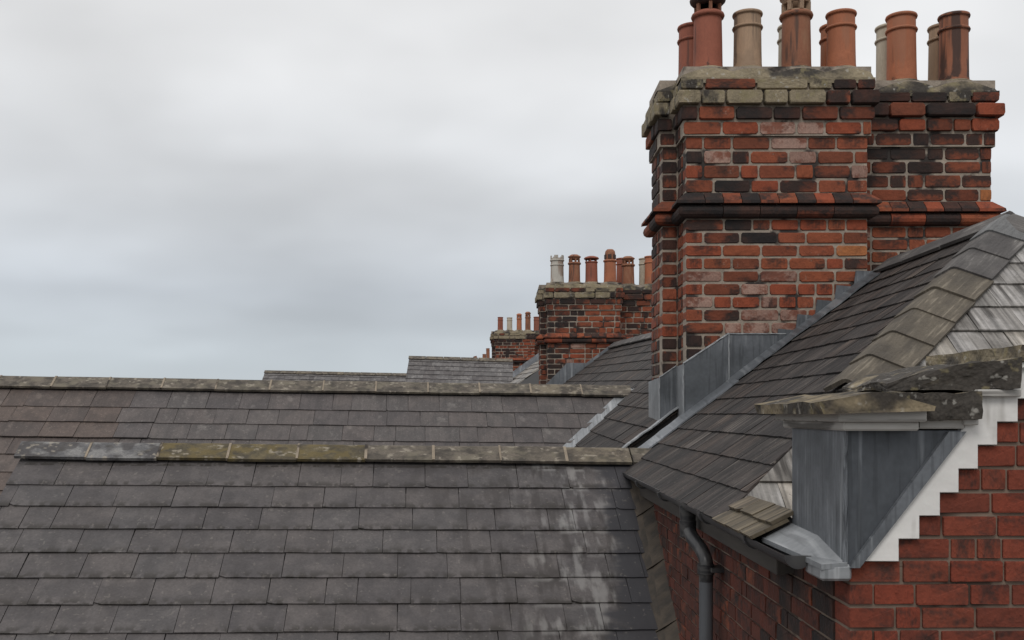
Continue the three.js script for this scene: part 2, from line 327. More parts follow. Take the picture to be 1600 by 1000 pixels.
// angled ridge or hip tiles from p0 to p1; dirs e1/e2 run down each side from the crest
function ridgeRun(parent, name, p0, p1, e1, e2, wing, len, mats, o = {}) {
  const D = p1.clone().sub(p0), n = Math.max(1, Math.round(D.length() / len)), ax = D.clone().normalize(), T = o.t || .016;
  const up = e1.clone().add(e2).negate().normalize();
  for (let i = 0; i < n; i++) {
    const a = p0.clone().addScaledVector(D, i / n + (o.gap ?? .004) / D.length() * .5), b = p0.clone().addScaledVector(D, (i + 1) / n - (o.gap ?? .004) / D.length() * .5);
    const la = (o.lift || 0) + rr(0, .004), lb = (o.lift || 0) + rr(0, .004) + (o.step || 0);
    const wv = wing * rr(.97, 1.03), w2 = (o.wing2 || wing) * rr(.97, 1.03);
    const sec = (p, l) => {
      const c = p.clone().addScaledVector(up, l), q1 = c.clone().addScaledVector(e1, wv), q2 = c.clone().addScaledVector(e2, w2);
      const n1 = e1.clone().cross(ax); if (n1.dot(up) < 0) n1.negate(); const n2 = e2.clone().cross(ax); if (n2.dot(up) < 0) n2.negate();
      const ct = c.clone().addScaledVector(up, T / Math.max(.4, n1.dot(up)));
      const cr = .014;
      return [q1, q1.clone().addScaledVector(n1, T), ct.clone().addScaledVector(e1, cr), ct.clone().addScaledVector(up, -.004), ct.clone().addScaledVector(e2, cr), q2.clone().addScaledVector(n2, T), q2, c];
    };
    const s0 = sec(a, la), s1 = sec(b, lb), t = [], m = s0.length, cen = a.clone().add(b).multiplyScalar(.5).addScaledVector(up, -.03);
    for (let k = 0; k < m; k++) { const j = (k + 1) % m; t.push(s0[k], s0[j], s1[j], s0[k], s1[j], s1[k]); }
    for (const s of [s0, s1]) for (const [x, y, z] of [[0, 1, 2], [0, 2, 7], [7, 2, 3], [7, 3, 4], [7, 4, 6], [6, 4, 5]]) t.push(s[x], s[y], s[z]);
    const ou = rnd(), ov = rnd();
    const ml = typeof mats === 'function' ? mats(i, n) : mats;
    const geo = geoFrom(t, (p) => { const q = p.clone().sub(p0); return [q.dot(ax) / .7 + ou, (q.dot(e1) - q.dot(e2)) / .7 + ov]; });
    part(name, geo, pick(ml), parent);
    if (o.joint && i > 0) {                            // a raised mortar joint between two tiles
      const w0 = a.clone().addScaledVector(ax, -.007 + rr(-.002, .002)), w1 = a.clone().addScaledVector(ax, .006 + rr(-.002, .002));
      const k = (p) => { const s = sec(p, la + .0045); return s; }; const j0 = k(w0), j1 = k(w1), tt = [];
      for (let q = 0; q < m; q++) { const j = (q + 1) % m; tt.push(j0[q], j0[j], j1[j], j0[q], j1[j], j1[q]); }
      for (const s of [j0, j1]) for (const [x, y, z] of [[0, 1, 2], [0, 2, 7], [7, 2, 3], [7, 3, 4], [7, 4, 6], [6, 4, 5]]) tt.push(s[x], s[y], s[z]);
      part('mortar_joint', geoFrom(tt, boxUV(.5, rnd(), rnd())), M.joint, parent);
    }
  }
}

// ---------------------------------------------------------------- bricks
const brickPool = [], brickPoolSquare = [];
for (let k = 0; k < 20; k++) {                         // unit block, front face at z = 0, later scaled
  const f = [], r = [], b = [], wn = k < 10 ? 1 : .35, cx = () => rr(.025, .07) * wn, cy = () => rr(.10, .24) * wn, v3 = (x, y, z) => new THREE.Vector3(x, y, z);
  const add = (x, y) => { f.push(v3(x * (1 - .028 * (.4 + .6 * wn)) + rr(-.008, .008) * wn, y * (1 - .10 * (.5 + .5 * wn)) + rr(-.035, .035) * (.3 + .7 * wn), rr(-.012, .004))); r.push(v3(x + rr(-.004, .004), y + rr(-.02, .02), -.07)); b.push(v3(x, y, -1)); };
  for (const [sx, sy, fl] of [[-1, -1, 0], [1, -1, 1], [1, 1, 0], [-1, 1, 1]]) { const p = [sx * .5, sy * (.5 - cy())], q = [sx * (.5 - cx()), sy * .5]; if (fl) { add(...q); add(...p); } else { add(...p); add(...q); } }
  const t = []; for (let i = 1; i < 7; i++) { t.push(f[0], f[i], f[i + 1], b[0], b[i + 1], b[i]); }
  for (let i = 0; i < 8; i++) { const q = (i + 1) % 8; t.push(f[i], r[i], r[q], f[i], r[q], f[q], r[i], b[i], b[q], r[i], b[q], r[q]); }
  const ou = rnd(), ov = rnd();
  (k < 10 ? brickPool : brickPoolSquare).push(geoFrom(t, (p) => [p.x * .30 + p.z * .15 + ou, p.y * .11 + p.z * .02 + ov]));
}
// a brick whose front face is centred on (X, H, d), facing 'f' the viewer or 'l' the left
function brick(sink, X, H, d, len, hgt, dep, face, m) {
  const q = new THREE.Object3D(); q.position.copy(P(X, H, d)); if (face === 'l') q.rotation.y = -Math.PI / 2; if (face === 'r') q.rotation.y = Math.PI / 2; if (face === 'b') q.rotation.y = Math.PI;
  q.scale.set(len, hgt, dep); sink(pick(sink.square ? brickPoolSquare : brickPool), q, m);
}
const meshSink = (parent) => (g, q, m) => { const k = part('brick', g, m, parent); k.position.copy(q.position); k.quaternion.copy(q.quaternion); k.scale.copy(q.scale); };
function mergeSink(parent, name) {
  const byMat = new Map();
  const sink = (g, q, m) => { q.updateMatrix(); const c = g.clone().applyMatrix4(q.matrix); if (!byMat.has(m)) byMat.set(m, []); byMat.get(m).push(c); };
  sink.flush = () => { for (const [m, l] of byMat) { const k = part(name, mergeGeometries(l), m, parent); k.userData.kind = 'stuff'; } };
  return sink;
}
function course(sink, face, u0, u1, other, h0, h1, dep, jt, lens, choose, flipPhase, perp = 1) {
  // lays bricks from u0 to u1 along the face (X for 'f'/'b', d for 'l'/'r')
  let u = u0, first = true; const hc = (h0 + h1) / 2, hh = h1 - h0 - jt;
  while (u < u1 - .02) {
    let l = first && flipPhase ? lens[0] : pick(lens); first = false; if (u + l > u1 - .035) l = u1 - u; else if (u1 - u - l < lens[0] * .55) l = u1 - u - lens[0];
    const c = u + l / 2, pr = rr(-.0015, .003), w = l - jt * rr(.7, 1.15) * perp; u += l;
    const m = choose(c, hc);
    const hv = hh * rr(.95, 1.03);
    if (face === 'f') brick(sink, c, hc, other - pr, w, hv, dep, 'f', m); else if (face === 'b') brick(sink, c, hc, other + pr, w, hv, dep, 'b', m);
    else if (face === 'l') brick(sink, other - pr, hc, c, w, hv, dep, 'l', m); else brick(sink, other + pr, hc, c, w, hv, dep, 'r', m);
  }
}
// moulded brick run: profile points [out, H]; ends mitred (m = 1 outside corner, -1 inside corner, 0 square)
function mould(sinkPart, face, u0, u1, other, prof, m0, m1, len, choose) {
  const n = Math.max(1, Math.round((u1 - u0) / len));
  for (let i = 0; i < n; i++) {
    const g = .0025, a = mix(u0, u1, i / n) + (i ? g : 0), b = mix(u0, u1, (i + 1) / n) - (i < n - 1 ? g : 0), k0 = i === 0 ? m0 : 0, k1 = i === n - 1 ? m1 : 0, w = rr(-.002, .002);
    const pt = (u, o, H) => face === 'f' ? P(u, H, other - o) : face === 'l' ? P(other - o, H, u) : face === 'b' ? P(u, H, other + o) : P(other + o, H, u);
    const s0 = prof.map(([o, H]) => pt(a - o * k0, o + (o > 0 ? w : 0), H)), s1 = prof.map(([o, H]) => pt(b + o * k1, o + (o > 0 ? w : 0), H));
    const t = [], q = prof.length;
    const rev = face === 'l' || face === 'b';
    const P3 = (x, y, z) => rev ? t.push(x, z, y) : t.push(x, y, z);
    for (let k = 0; k < q; k++) { const j = (k + 1) % q; P3(s0[k], s1[j], s1[k]); P3(s0[k], s0[j], s1[j]); }
    for (let k = 1; k < q - 1; k++) { P3(s0[0], s0[k + 1], s0[k]); P3(s1[0], s1[k], s1[k + 1]); }
    sinkPart(geoFrom(t, boxUV(.5, rnd(), rnd())), choose((a + b) / 2));
  }
}

// ---------------------------------------------------------------- chimney pots (child groups of a stack)
const lathe = (pts, seg = 28) => { const g = new THREE.LatheGeometry(pts.map(p => new THREE.Vector2(p[0], p[1])), seg); return g; };
function pot(stack, X, d, h0, h1, r, m, type = 'plain', label, seg = 28, topMat) {
  const g = new THREE.Group(); g.name = 'chimney_pot'; if (label) g.userData.label = label; g.position.copy(P(X, h0, d)); g.rotation.y = rnd() * 6; g.rotation.z = rr(-.012, .012); stack.add(g);
  const H = h1 - h0, R = r, k = r / .083;
  const body = (top) => part('body', lathe([[R * 1.06, -.06], [R * 1.06, .02], [R * 1.02, .05], [R, H * .35], [R * .965, top], [R * .85, top], [R * .85, top - .2 * k], [.0001, top - .2 * k]], seg), m, g);
  const ring = (y, out = .011 * k, hh = .008 * k, mm = m) => part('band', lathe([[R * .93, y - hh * 1.3], [R * .975 + out * .7, y - hh], [R * .975 + out, y], [R * .975 + out * .7, y + hh], [R * .93, y + hh * 1.3]], seg), mm, g);
  if (type === 'plain') { body(H); ring(H - .007 * k, .010 * k, .009 * k); ring(H - .088 * k); }
  if (type === 'ragged') { body(H); ring(H - .03 * k); ring(H - .09 * k, .008 * k); for (let i = 0; i < 5; i++) { const a = i * 1.3, q = part('cracked_rim', new THREE.BoxGeometry(.05 * k, rr(.03, .06) * k, .014 * k), M.pot.chalk, g); q.position.set(Math.cos(a) * R * .92, H + .005, Math.sin(a) * R * .92); q.rotation.y = -a + Math.PI / 2; } }
  if (type === 'louvre') {
    const t = H * .66, m2 = topMat || m; body(t); ring(t + .002, .016 * k, .013 * k);
    part('collar', lathe([[R * .94, t], [R * .93, t + H * .05], [R * .8, t + H * .05], [R * .8, t]], seg), m2, g);
    for (let i = 0; i < 7; i++) { const a = i / 7 * 6.283, q = part('louvre_post', new THREE.BoxGeometry(.022 * k, H * .11, .024 * k), m2, g); q.position.set(Math.cos(a) * R * .86, t + H * .10, Math.sin(a) * R * .86); q.rotation.y = -a; }
    part('cowl', lathe([[R * .80, t + H * .14], [R * .93, t + H * .14], [R * .95, t + H * .19], [R * 1.12, t + H * .21], [R * 1.14, t + H * .235], [R * .95, t + H * .26], [R * .6, t + H * .30], [R * .55, t + H * .30], [R * .5, t + H * .2], [R * .80, t + H * .14]], seg), m2, g);
  }
  if (type === 'darkcowl') {
    const t = H * .64; body(t); ring(t + .002, .016 * k, .012 * k);
    part('collar', lathe([[R * .94, t], [R * .93, t + H * .045], [R * .8, t + H * .045], [R * .8, t]], seg), m, g);
    for (let i = 0; i < 6; i++) { const a = i / 6 * 6.283 + .3, q = part('louvre_post', new THREE.BoxGeometry(.016 * k, H * .11, .018 * k), M.pot.rust, g); q.position.set(Math.cos(a) * R * .86, t + H * .09, Math.sin(a) * R * .86); q.rotation.y = -a; }
    part('cowl', lathe([[R * .6, t + H * .125], [R * 1.0, t + H * .13], [R * 1.22, t + H * .165], [R * 1.26, t + H * .19], [R * 1.1, t + H * .22], [R * .95, t + H * .30], [R * .7, t + H * .32], [.0001, t + H * .33]], seg), M.potDark, g);
  }
  if (type === 'cap') {
    const t = H * .80; body(t); ring(t - .01, .008 * k); for (let i = 0; i < 5; i++) { const a = i / 5 * 6.283, q = part('louvre_post', new THREE.BoxGeometry(.02 * k, H * .12, .016 * k), m, g); q.position.set(Math.cos(a) * R * .86, t + H * .05, Math.sin(a) * R * .86); q.rotation.y = -a; }
    part('cowl', lathe([[R * .3, t + H * .09], [R * 1.18, t + H * .09], [R * 1.26, t + H * .12], [R * 1.1, t + H * .16], [R * .6, t + H * .2], [.0001, t + H * .21]], seg), m, g);
  }
  if (type === 'dome') {
    const t = H * .66; body(t); ring(t, .014 * k, .012 * k); part('cowl', lathe([[R * .86, t], [R * .86, t + H * .22], [R * .78, t + H * .29], [R * .5, t + H * .34], [.0001, t + H * .35]], seg), M.pot.rust, g);
    for (let i = 0; i < 6; i++) { const a = i / 6 * 6.283, q = part('louvre', new THREE.BoxGeometry(.012 * k, H * .12, .05 * k), M.potDark, g); q.position.set(Math.cos(a) * R * .87, t + H * .12, Math.sin(a) * R * .87); q.rotation.y = -a; }
  }
  return g;
}

// ---------------------------------------------------------------- chimney stacks
// cross-shaped plan; numbers are those of the near stack, other stacks are shifted by [sX, sH, sd]
const FX0 = 1.076, FX1 = 2.137, FD = 5.926, MX0 = .977, MX1 = 2.971, MD0 = 6.17, MD1 = 6.57, RD = 6.82;
const ROWS = [2.012, 1.93, 1.86, 1.77, 1.686, 1.602, 1.52, 1.438, 1.352, 1.271];      // joints above the string course
const LOW = []; { let h = 1.125; while (h > -.95) { LOW.push(h); h -= .0747; } }
function stack(label, sX, sH, sd, o) {
  const T = thing('chimney_stack', label, 'chimney', 'red brick chimney stacks along the terrace');
  const fine = o.fine, fSink = fine ? meshSink(T) : mergeSink(T, 'brickwork'), bSink = mergeSink(T, 'brickwork');
  const J = o.joint || .0125;
  const core = (g) => part('mortar_core', g, M.mortar, T);
  const bot = o.bottom;
  const cb = (X0, X1, H0, H1, d0, d1, i) => core(box(X0 + i + sX, X1 - i + sX, H0 + sH, H1 + sH, d0 + i + sd, d1 - i + sd, 0, .6));
  cb(FX0, FX1, bot, 1.13, FD, RD, .006); cb(MX0, MX1, bot - .002, 1.131, MD0, MD1, .006);
  cb(FX0, FX1, 1.12, 1.60, FD, RD, .0065); cb(MX0, MX1, 1.119, 1.601, MD0, MD1, .0065);
  const dirt = (X, H, kind) => {                       // which brick goes here: patches of soot, pale crust and clean red
    const x = (X - sX - .9) / 2.2, y = (H - sH + .6) / 2.8;
    const n = fbm(x * .5 + o.k * .13, y * .5 + .1, 8, 12, 3, 77 + o.k), q = fbm(x * .5 + o.k * .13, y * .5, 10, 10, 3, 177 + o.k), z = rnd();
    const topD = (H - sH > 1.62 ? .10 : 0) + (kind === 'f' ? .09 - .20 * clamp(X - sX - FX0) : 0), wingD = kind === 'w' ? .10 - .14 * clamp((X - sX - FX1) / .8) : kind === 'l' ? .17 : 0;
    if (n + topD + wingD + (z - .5) * .30 > .548) return z < .6 ? pick(M.dark) : pick(M.sooty);
    if (q + (z - .5) * .2 > .62 && kind === 'f' && X - sX < 1.85) return pick(M.pale);
    if (z > .86) return pick(M.sooty); if (z < .012) return M.orange[0]; if (z < .035) return pick(M.pale);
    return pick(M.red);
  };
  const lens = [.105, .105, .165, .215, .215, .225];
  const layer = (h0, h1, ov, ph, low) => {
    h0 += sH; h1 += sH; const ch = (k) => (c, h) => dirt(k === 'l' ? MX0 + sX : c, h, k);
    course(fSink, 'f', FX0 - ov + sX, FX1 + ov + sX, FD - ov + sd, h0, h1, .1, J, lens, ch('f'), ph);
    course(fSink, 'f', FX1 + ov + sX, MX1 + ov + sX, MD0 - ov + sd, h0, h1, .1, J, lens, ch('w'), !ph);
    course(fSink, 'f', MX0 - ov + sX, FX0 - ov + sX + .0, MD0 - ov + sd, h0, h1, .1, J, [.12], ch('l'), ph);
    course(fSink, 'l', MD0 - ov + .1 + sd, MD1 + ov + sd, MX0 - ov + sX, h0, h1, .1, J, [.1, .1, .21], ch('l'), ph);
    course(bSink, 'l', FD - ov + .1 + sd, MD0 - ov + sd, FX0 - ov + sX, h0, h1, .1, J, [.1, .14], ch('l'), ph);
    if (!low) {
      course(bSink, 'r', FD - ov + .1 + sd, MD0 - ov + sd, FX1 + ov + sX, h0, h1, .1, J, [.1, .2], ch('l'), ph);
      course(bSink, 'r', MD0 - ov + .1 + sd, MD1 + ov + sd, MX1 + ov + sX, h0, h1, .1, J, [.1, .2], ch('l'), ph);
      course(bSink, 'l', MD1 + ov + sd, RD + ov + sd, FX0 - ov + sX, h0, h1, .1, J, [.1, .2], ch('l'), ph);
      course(bSink, 'b', FX0 - ov + sX, FX1 + ov + sX, RD + ov + sd, h0, h1, .1, J, lens, ch('w'), ph);
    }
  };
  for (let i = 0; i < LOW.length - 1 && LOW[i + 1] > bot - .02; i++) layer(LOW[i + 1], LOW[i], 0, i & 1, LOW[i] < .2);
  for (let i = 4; i < 9; i++) layer(ROWS[i + 1], ROWS[i], i === 4 ? .016 : 0, i & 1);
  // oversailing head: courses step out, the top two part stone
  const ovs = [[3, .024], [2, .036], [1, .022]];
  cb(FX0 - .018, FX1 + .018, 1.60, 2.0, FD - .018, RD + .018, .006); cb(MX0 - .018, MX1 + .018, 1.601, 1.999, MD0 - .018, MD1 + .018, .006);
  const head = (h0, h1, ov, stones) => {
    h0 += sH; h1 += sH; const ch = (k) => (c, h) => { const z = rnd(); if (stones && z < (k === 'w' ? .12 : k === 'f' && c - sX > 1.93 ? .05 : stones)) return z < .35 ? M.stone : M.stoneBuff; if (stones && k !== 'w') return z > .6 ? pick(M.sooty) : pick(M.dark); return z > .72 ? pick(M.red) : z > .5 ? pick(M.sooty) : pick(M.dark); };
    const ln = stones > .4 ? [.14, .22, .30] : lens;
    course(fSink, 'f', FX0 - ov + sX, FX1 + ov + sX, FD - ov + sd, h0, h1, .12, J, ln, ch('f'), true);
    course(fSink, 'f', FX1 + ov + sX, MX1 + ov + sX, MD0 - ov + sd, h0, h1, .12, J, ln, ch('w'), false);
    course(fSink, 'f', MX0 - ov + sX, FX0 - ov + sX, MD0 - ov + sd, h0, h1, .12, J, [.12], ch('l'), true);
    course(fSink, 'l', MD0 - ov + .12 + sd, MD1 + ov + sd, MX0 - ov + sX, h0, h1, .12, J, [.12, .2], ch('l'), true);
    course(bSink, 'l', FD - ov + .12 + sd, MD0 - ov + sd, FX0 - ov + sX, h0, h1, .12, J, [.12], ch('l'), true);
    course(bSink, 'r', FD - ov + .12 + sd, MD0 - ov + sd, FX1 + ov + sX, h0, h1, .12, J, [.12], ch('l'), true);
    course(bSink, 'r', MD0 - ov + .12 + sd, MD1 + ov + sd, MX1 + ov + sX, h0, h1, .12, J, [.12, .2], ch('l'), true);
    course(bSink, 'l', MD1 + ov + sd, RD + ov + sd, FX0 - ov + sX, h0, h1, .12, J, [.12], ch('l'), true);
    course(bSink, 'b', FX0 - ov + sX, FX1 + ov + sX, RD + ov + sd, h0, h1, .12, J, lens, ch('w'), true);
  };
  head(ROWS[4], ROWS[3], .034, 0); head(ROWS[3], ROWS[2], .056, 1.0); head(ROWS[2], ROWS[1], .034, .72);
  // string course: sloped weathering over a roll
  const weather = [[-.03, 1.272], [0, 1.272], [.055, 1.222], [.058, 1.204], [-.03, 1.204]].map(([a, b]) => [a, b + sH]);
  const roll = [[-.03, 1.2]]; for (let k = 0; k <= 6; k++) { const a = Math.PI / 2 - k / 6 * Math.PI; roll.push([.012 + .036 * Math.cos(a), 1.1625 + .0375 * Math.sin(a)]); } roll.push([-.03, 1.125]); const rollS = roll.map(([a, b]) => [a, b + sH]);
  const mSink = (nm) => (g, m) => part(nm, g, m, T);
  const mm = (dk) => () => { const z = rnd(); return z < dk ? pick(M.dark) : z < dk + .2 ? pick(M.sooty) : pick(M.red); };
  for (const [prof, nm, dk, ln] of [[weather, 'string_course_brick', .3, .11], [rollS, 'roll_moulding', .55, .22]]) {
    const s = mSink(nm), l = fine ? ln : 2;
    mould(s, 'f', FX0 + sX, FX1 + sX, FD + sd, prof, 1, 1, l, mm(dk)); mould(s, 'f', FX1 + sX, MX1 + sX, MD0 + sd, prof, -1, 1, l, mm(dk)); mould(s, 'f', MX0 + sX, FX0 + sX, MD0 + sd, prof, 1, -1, l, mm(dk));
    mould(s, 'l', FD + sd, MD0 + sd, FX0 + sX, prof, 1, -1, l, mm(dk)); mould(s, 'l', MD0 + sd, MD1 + sd, MX0 + sX, prof, 1, 1, l, mm(dk));
    mould(s, 'r', FD + sd, MD0 + sd, FX1 + sX, prof, 1, -1, 2, mm(dk)); mould(s, 'r', MD0 + sd, MD1 + sd, MX1 + sX, prof, 1, 1, 2, mm(dk)); mould(s, 'b', FX0 + sX, FX1 + sX, RD + sd, prof, 1, 1, 2, mm(dk));
  }
  // mortar flaunching over the head
  {
    const e = .030, R3 = [[FX0 - e, FX1 + e, FD - e, MD0 - e, 'F'], [MX0 - e, MX1 + e, MD0 - e, MD1 + e, 'M'], [FX0 - e, FX1 + e, MD1 + e, RD + e, 'R']];
    const inM = (x, d) => Math.min(x - MX0 + e, MX1 + e - x, d - MD0 + e, MD1 + e - d), inF = (x, d) => Math.min(x - FX0 + e, FX1 + e - x, d - FD + e, RD + e - d);
    const ht = (x, d) => { const q = Math.max(inM(x, d), inF(x, d)); let h = 1.935 + Math.min(.062, Math.max(0, q) * .62); h += (fbm(x * .3, d * .3, 20, 20, 4, 801) - .5) * .03 * sm(0, .03, q);
      for (const p of o.pots) { const r = Math.hypot(x - p[0], d - p[1]); h = Math.max(h, 1.997 + .03 - Math.max(0, r - .085) * .55); } return q <= .0005 ? 1.932 : h; };
    for (const [x0, x1, d0, d1] of R3) {
      const nx = Math.ceil((x1 - x0) / .022), nd = Math.ceil((d1 - d0) / .022), t = [], pt = (i, j) => { const x = mix(x0, x1, i / nx), d = mix(d0, d1, j / nd); return P(x + sX, ht(x, d) + sH, d + sd); };
      for (let i = 0; i < nx; i++) for (let j = 0; j < nd; j++) { const a = pt(i, j), b = pt(i + 1, j), c = pt(i + 1, j + 1), q = pt(i, j + 1); t.push(a, b, c, a, c, q); }
      for (let i = 0; i < nx; i++) { const a = pt(i, 0), b = pt(i + 1, 0), a2 = a.clone(), b2 = b.clone(); a2.y = b2.y = CAM_Y + 1.9 + sH; t.push(a2, b2, b, a2, b, a); }
      part('flaunching', geoFrom(t, (p) => [p.x / .9, p.z / .9 + p.y * 1.6]), M.stone, T);
    }
  }
  for (const p of o.pots) pot(T, p[0] + sX, p[1] + sd, 2.0 + sH, p[2] + sH, p[3], M.pot[p[4]], p[5], p[6], fine ? 32 : 18, p[7] && M.pot[p[7]]);
  if (fSink.flush) fSink.flush(); bSink.flush();
  return T;
}
const PF = 6.05, PB = 6.27, WF = 6.28, WB = 6.475, r0 = .083;
const near = stack('tall soot-streaked red brick chimney stack nearest the viewer, with rows of clay pots', 0, 0, 0, {
  k: 1, fine: true, bottom: -.9, pots: [
    [1.233, PF, 2.525, .084, 'red', 'darkcowl', 'red clay pot with dark latticed cowl'], [1.467, PF, 2.355, .081, 'buff', 'plain', 'buff brown plain clay pot'],
    [1.755, PF, 2.51, .084, 'rust', 'louvre', 'brown clay pot with pale louvred top', 'buff'], [2.02, PF, 2.355, .082, 'orange', 'plain'],
    [1.182, PB, 2.36, .083, 'red', 'plain'], [1.79, PB, 2.36, .08, 'cream', 'plain', 'cream clay pot'], [2.05, PB, 2.36, .08, 'orange', 'plain'],
    [2.468, WF, 2.43, .086, 'orange', 'plain'], [2.787, WF, 2.43, .086, 'soot', 'plain', 'orange clay pot streaked with black soot'], [2.47, WB, 2.435, .083, 'cream', 'plain', 'cream clay pot'], [2.80, WB, 2.435, .083, 'buff', 'plain']],
});
stack('brick chimney stack between the near and farthest stacks, its pots topped with assorted cowls', -.38, -.12, 8.87, {
  k: 4, fine: true, bottom: -.2, joint: .013, pots: [[1.225, PF, 2.37, .095, 'chalk', 'ragged', 'whitened clay pot with cracked rim'], [1.475, PF, 2.44, .083, 'rust', 'louvre'], [1.725, PF, 2.40, .088, 'red', 'cap', 'red clay pot with wide flat cap'], [1.995, PF, 2.50, .088, 'orange', 'dome', 'taller clay pot with round louvred top'],
    [2.29, WF, 2.45, .088, 'rust', 'louvre'], [2.62, WF, 2.43, .088, 'orange', 'plain'], [2.56, WB, 2.43, .084, 'cream', 'plain'], [2.22, WB, 2.43, .084, 'red', 'plain']],
});
stack('small distant brick chimney stack at the far end of the terrace with slim pots', -1.18, .21, 21.6, {
  k: 9, fine: false, bottom: -.2, joint: .015, pots: [[1.21, PF, 2.37, .072, 'red', 'plain'], [1.46, PF, 2.36, .072, 'cream', 'plain', 'cream clay pot'], [1.72, PF, 2.49, .068, 'orange', 'louvre'], [1.955, PF, 2.54, .072, 'rust', 'louvre'], [2.20, WF, 2.40, .08, 'red', 'plain']],
});

// ---------------------------------------------------------------- near house on the right
const Y = new THREE.Vector3(0, 1, 0);
const W0 = .79, GD = 2.319;                            // side wall plane (X) and gable plane (d)
const EX = .70, EH = -.327, RX = 2.30, RH = .873, AD = 4.63, PD = 5.93;   // eaves, ridge, hip apex, party line
const house = thing('brick_house', 'near red brick house at right with hipped slate roof and stepped white gable edge', 'house', 'houses of the terrace');
const sub = (name, parent) => { const g = new THREE.Group(); g.name = name; parent.add(g); return g; };
part('wall_core', box(W0 + .006, 3.80, -CAM_Y - .02, -.35, GD + .006, PD + .06, 0, .6), M.mortarWall, house);
// gable wall: brick courses, stepped white band above
{
  const wall = sub('gable_wall', house), sink = meshSink(wall); sink.square = true;
  const c0 = -.3333, ch = .0526, lens = [.058, .094, .108, .122, .124];
  const g = (u) => (u - 780) / 690, hgt = (v) => (645 - v) / 690;
  const xs = [1400, 1432, 1464, 1493, 1523, 1553, 1585, 1617, 1648].map(g), ys = [875, 840, 804, 768, 731, 694, 658, 622, 586, 550].map(hgt);
  // core behind bricks above eaves level
  part('mortar_core', prism([P(W0 + .03, -.349, GD + .006), P(1.75, -.349, GD + .006), P(1.75, .15, GD + .006), P(1.24, .12, GD + .006), P(1.04, -.03, GD + .006)], new THREE.Vector3(0, 0, -.36)), M.mortarWall, wall);
  for (let i = 0; i < 5; i++) course(sink, 'f', W0, 1.66, GD, c0 - ch * (i + 1), c0 - ch * i, .1, .0062, lens, () => pick(M.wall), i & 1);
  for (let i = 0; i < 8; i++) course(sink, 'f', xs[i], 1.66, GD, ys[i], ys[i + 1], .1, .0062, lens, () => pick(M.wall), i & 1);
  const s = new THREE.Shape(); s.moveTo(g(1341), ys[0]); s.lineTo(xs[0], ys[0]);
  for (let i = 0; i < 8; i++) { s.lineTo(xs[i], ys[i + 1]); s.lineTo(xs[i + 1], ys[i + 1]); }
  s.lineTo(xs[8], hgt(560)); s.lineTo(g(1560), hgt(575)); s.lineTo(g(1520), hgt(620)); s.lineTo(g(1490), hgt(655)); s.lineTo(g(1500), hgt(672)); s.closePath();
  const e = new THREE.ExtrudeGeometry(s, { depth: .03, bevelEnabled: true, bevelSize: .0015, bevelThickness: .0015, bevelSegments: 1 }); e.translate(0, CAM_Y, -GD - .018);
  part('verge_band', e, M.white, wall, 'white painted stepped band along the gable edge');
  // thin white cornice under the coping stones
  part('cornice', box(g(1497), g(1520), hgt(664), hgt(654), GD - .03, GD + .05, .002), M.whiteDirty, wall);
  part('cornice', box(g(1519), g(1586), hgt(620), hgt(609), GD - .03, GD + .05, .002), M.whiteDirty, wall);
  part('cornice', box(g(1583), 1.7, hgt(576), hgt(566), GD - .025, GD + .05, .002), M.white, wall);
}
// side wall under the eaves: one mesh per brick above the wing's roof
{
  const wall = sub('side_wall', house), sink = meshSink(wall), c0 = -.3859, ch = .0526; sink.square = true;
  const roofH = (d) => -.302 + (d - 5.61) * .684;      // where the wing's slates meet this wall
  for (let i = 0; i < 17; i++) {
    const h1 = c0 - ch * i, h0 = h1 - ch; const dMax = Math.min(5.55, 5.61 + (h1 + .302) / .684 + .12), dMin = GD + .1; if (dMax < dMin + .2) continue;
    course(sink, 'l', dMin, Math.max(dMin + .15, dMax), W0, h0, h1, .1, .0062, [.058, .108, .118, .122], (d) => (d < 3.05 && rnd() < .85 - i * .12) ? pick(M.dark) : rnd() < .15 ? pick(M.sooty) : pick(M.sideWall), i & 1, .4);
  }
}
// main slope towards the wings
const FM = frame(P(EX, EH, GD), new THREE.Vector3(0, 0, -1), new THREE.Vector3(RX - EX, RH - EH, 0));
{
  const roof = sub('roof_slope', house), Lr = Math.hypot(RX - EX, RH - EH), pl = Lr / (RX - EX);
  // hip runs from (EX, d=3.16) to (RX, AD) in plan
  const a1 = 3.16 - GD, a2 = AD - GD, hipHalf = [Lr, -(a2 - a1), -(Lr * a1)];
  deckOf(FM, [[a1, 0], [PD - GD, 0], [PD - GD, Lr], [a2, Lr]], roof);
  slopeSlates(FM, roof, { rows: [-0, 17], gauge: .1365, width: .165, mats: M.mainSlate, aMin: .6, aMax: PD - GD, clip: [hipHalf, [-1, 0, PD - GD - .01], [0, -1, Lr]], b0: -.025, t: .006 });
  // brown slates that continue to the kneeler
  deckOf(FM, [[.40, 0], [a1 + .05, 0], [a1 + .05, .09], [.40, .09]], roof, .03);
  slopeSlates(FM, roof, { rows: [0, 2], gauge: .062, width: .27, mats: M.brownSlate, aMin: .32, aMax: a1 + .02, clip: [[1, 0, -.385], [-1, 0, a1 + .03], [0, -1, .105]], b0: -.03, t: .010 });
}
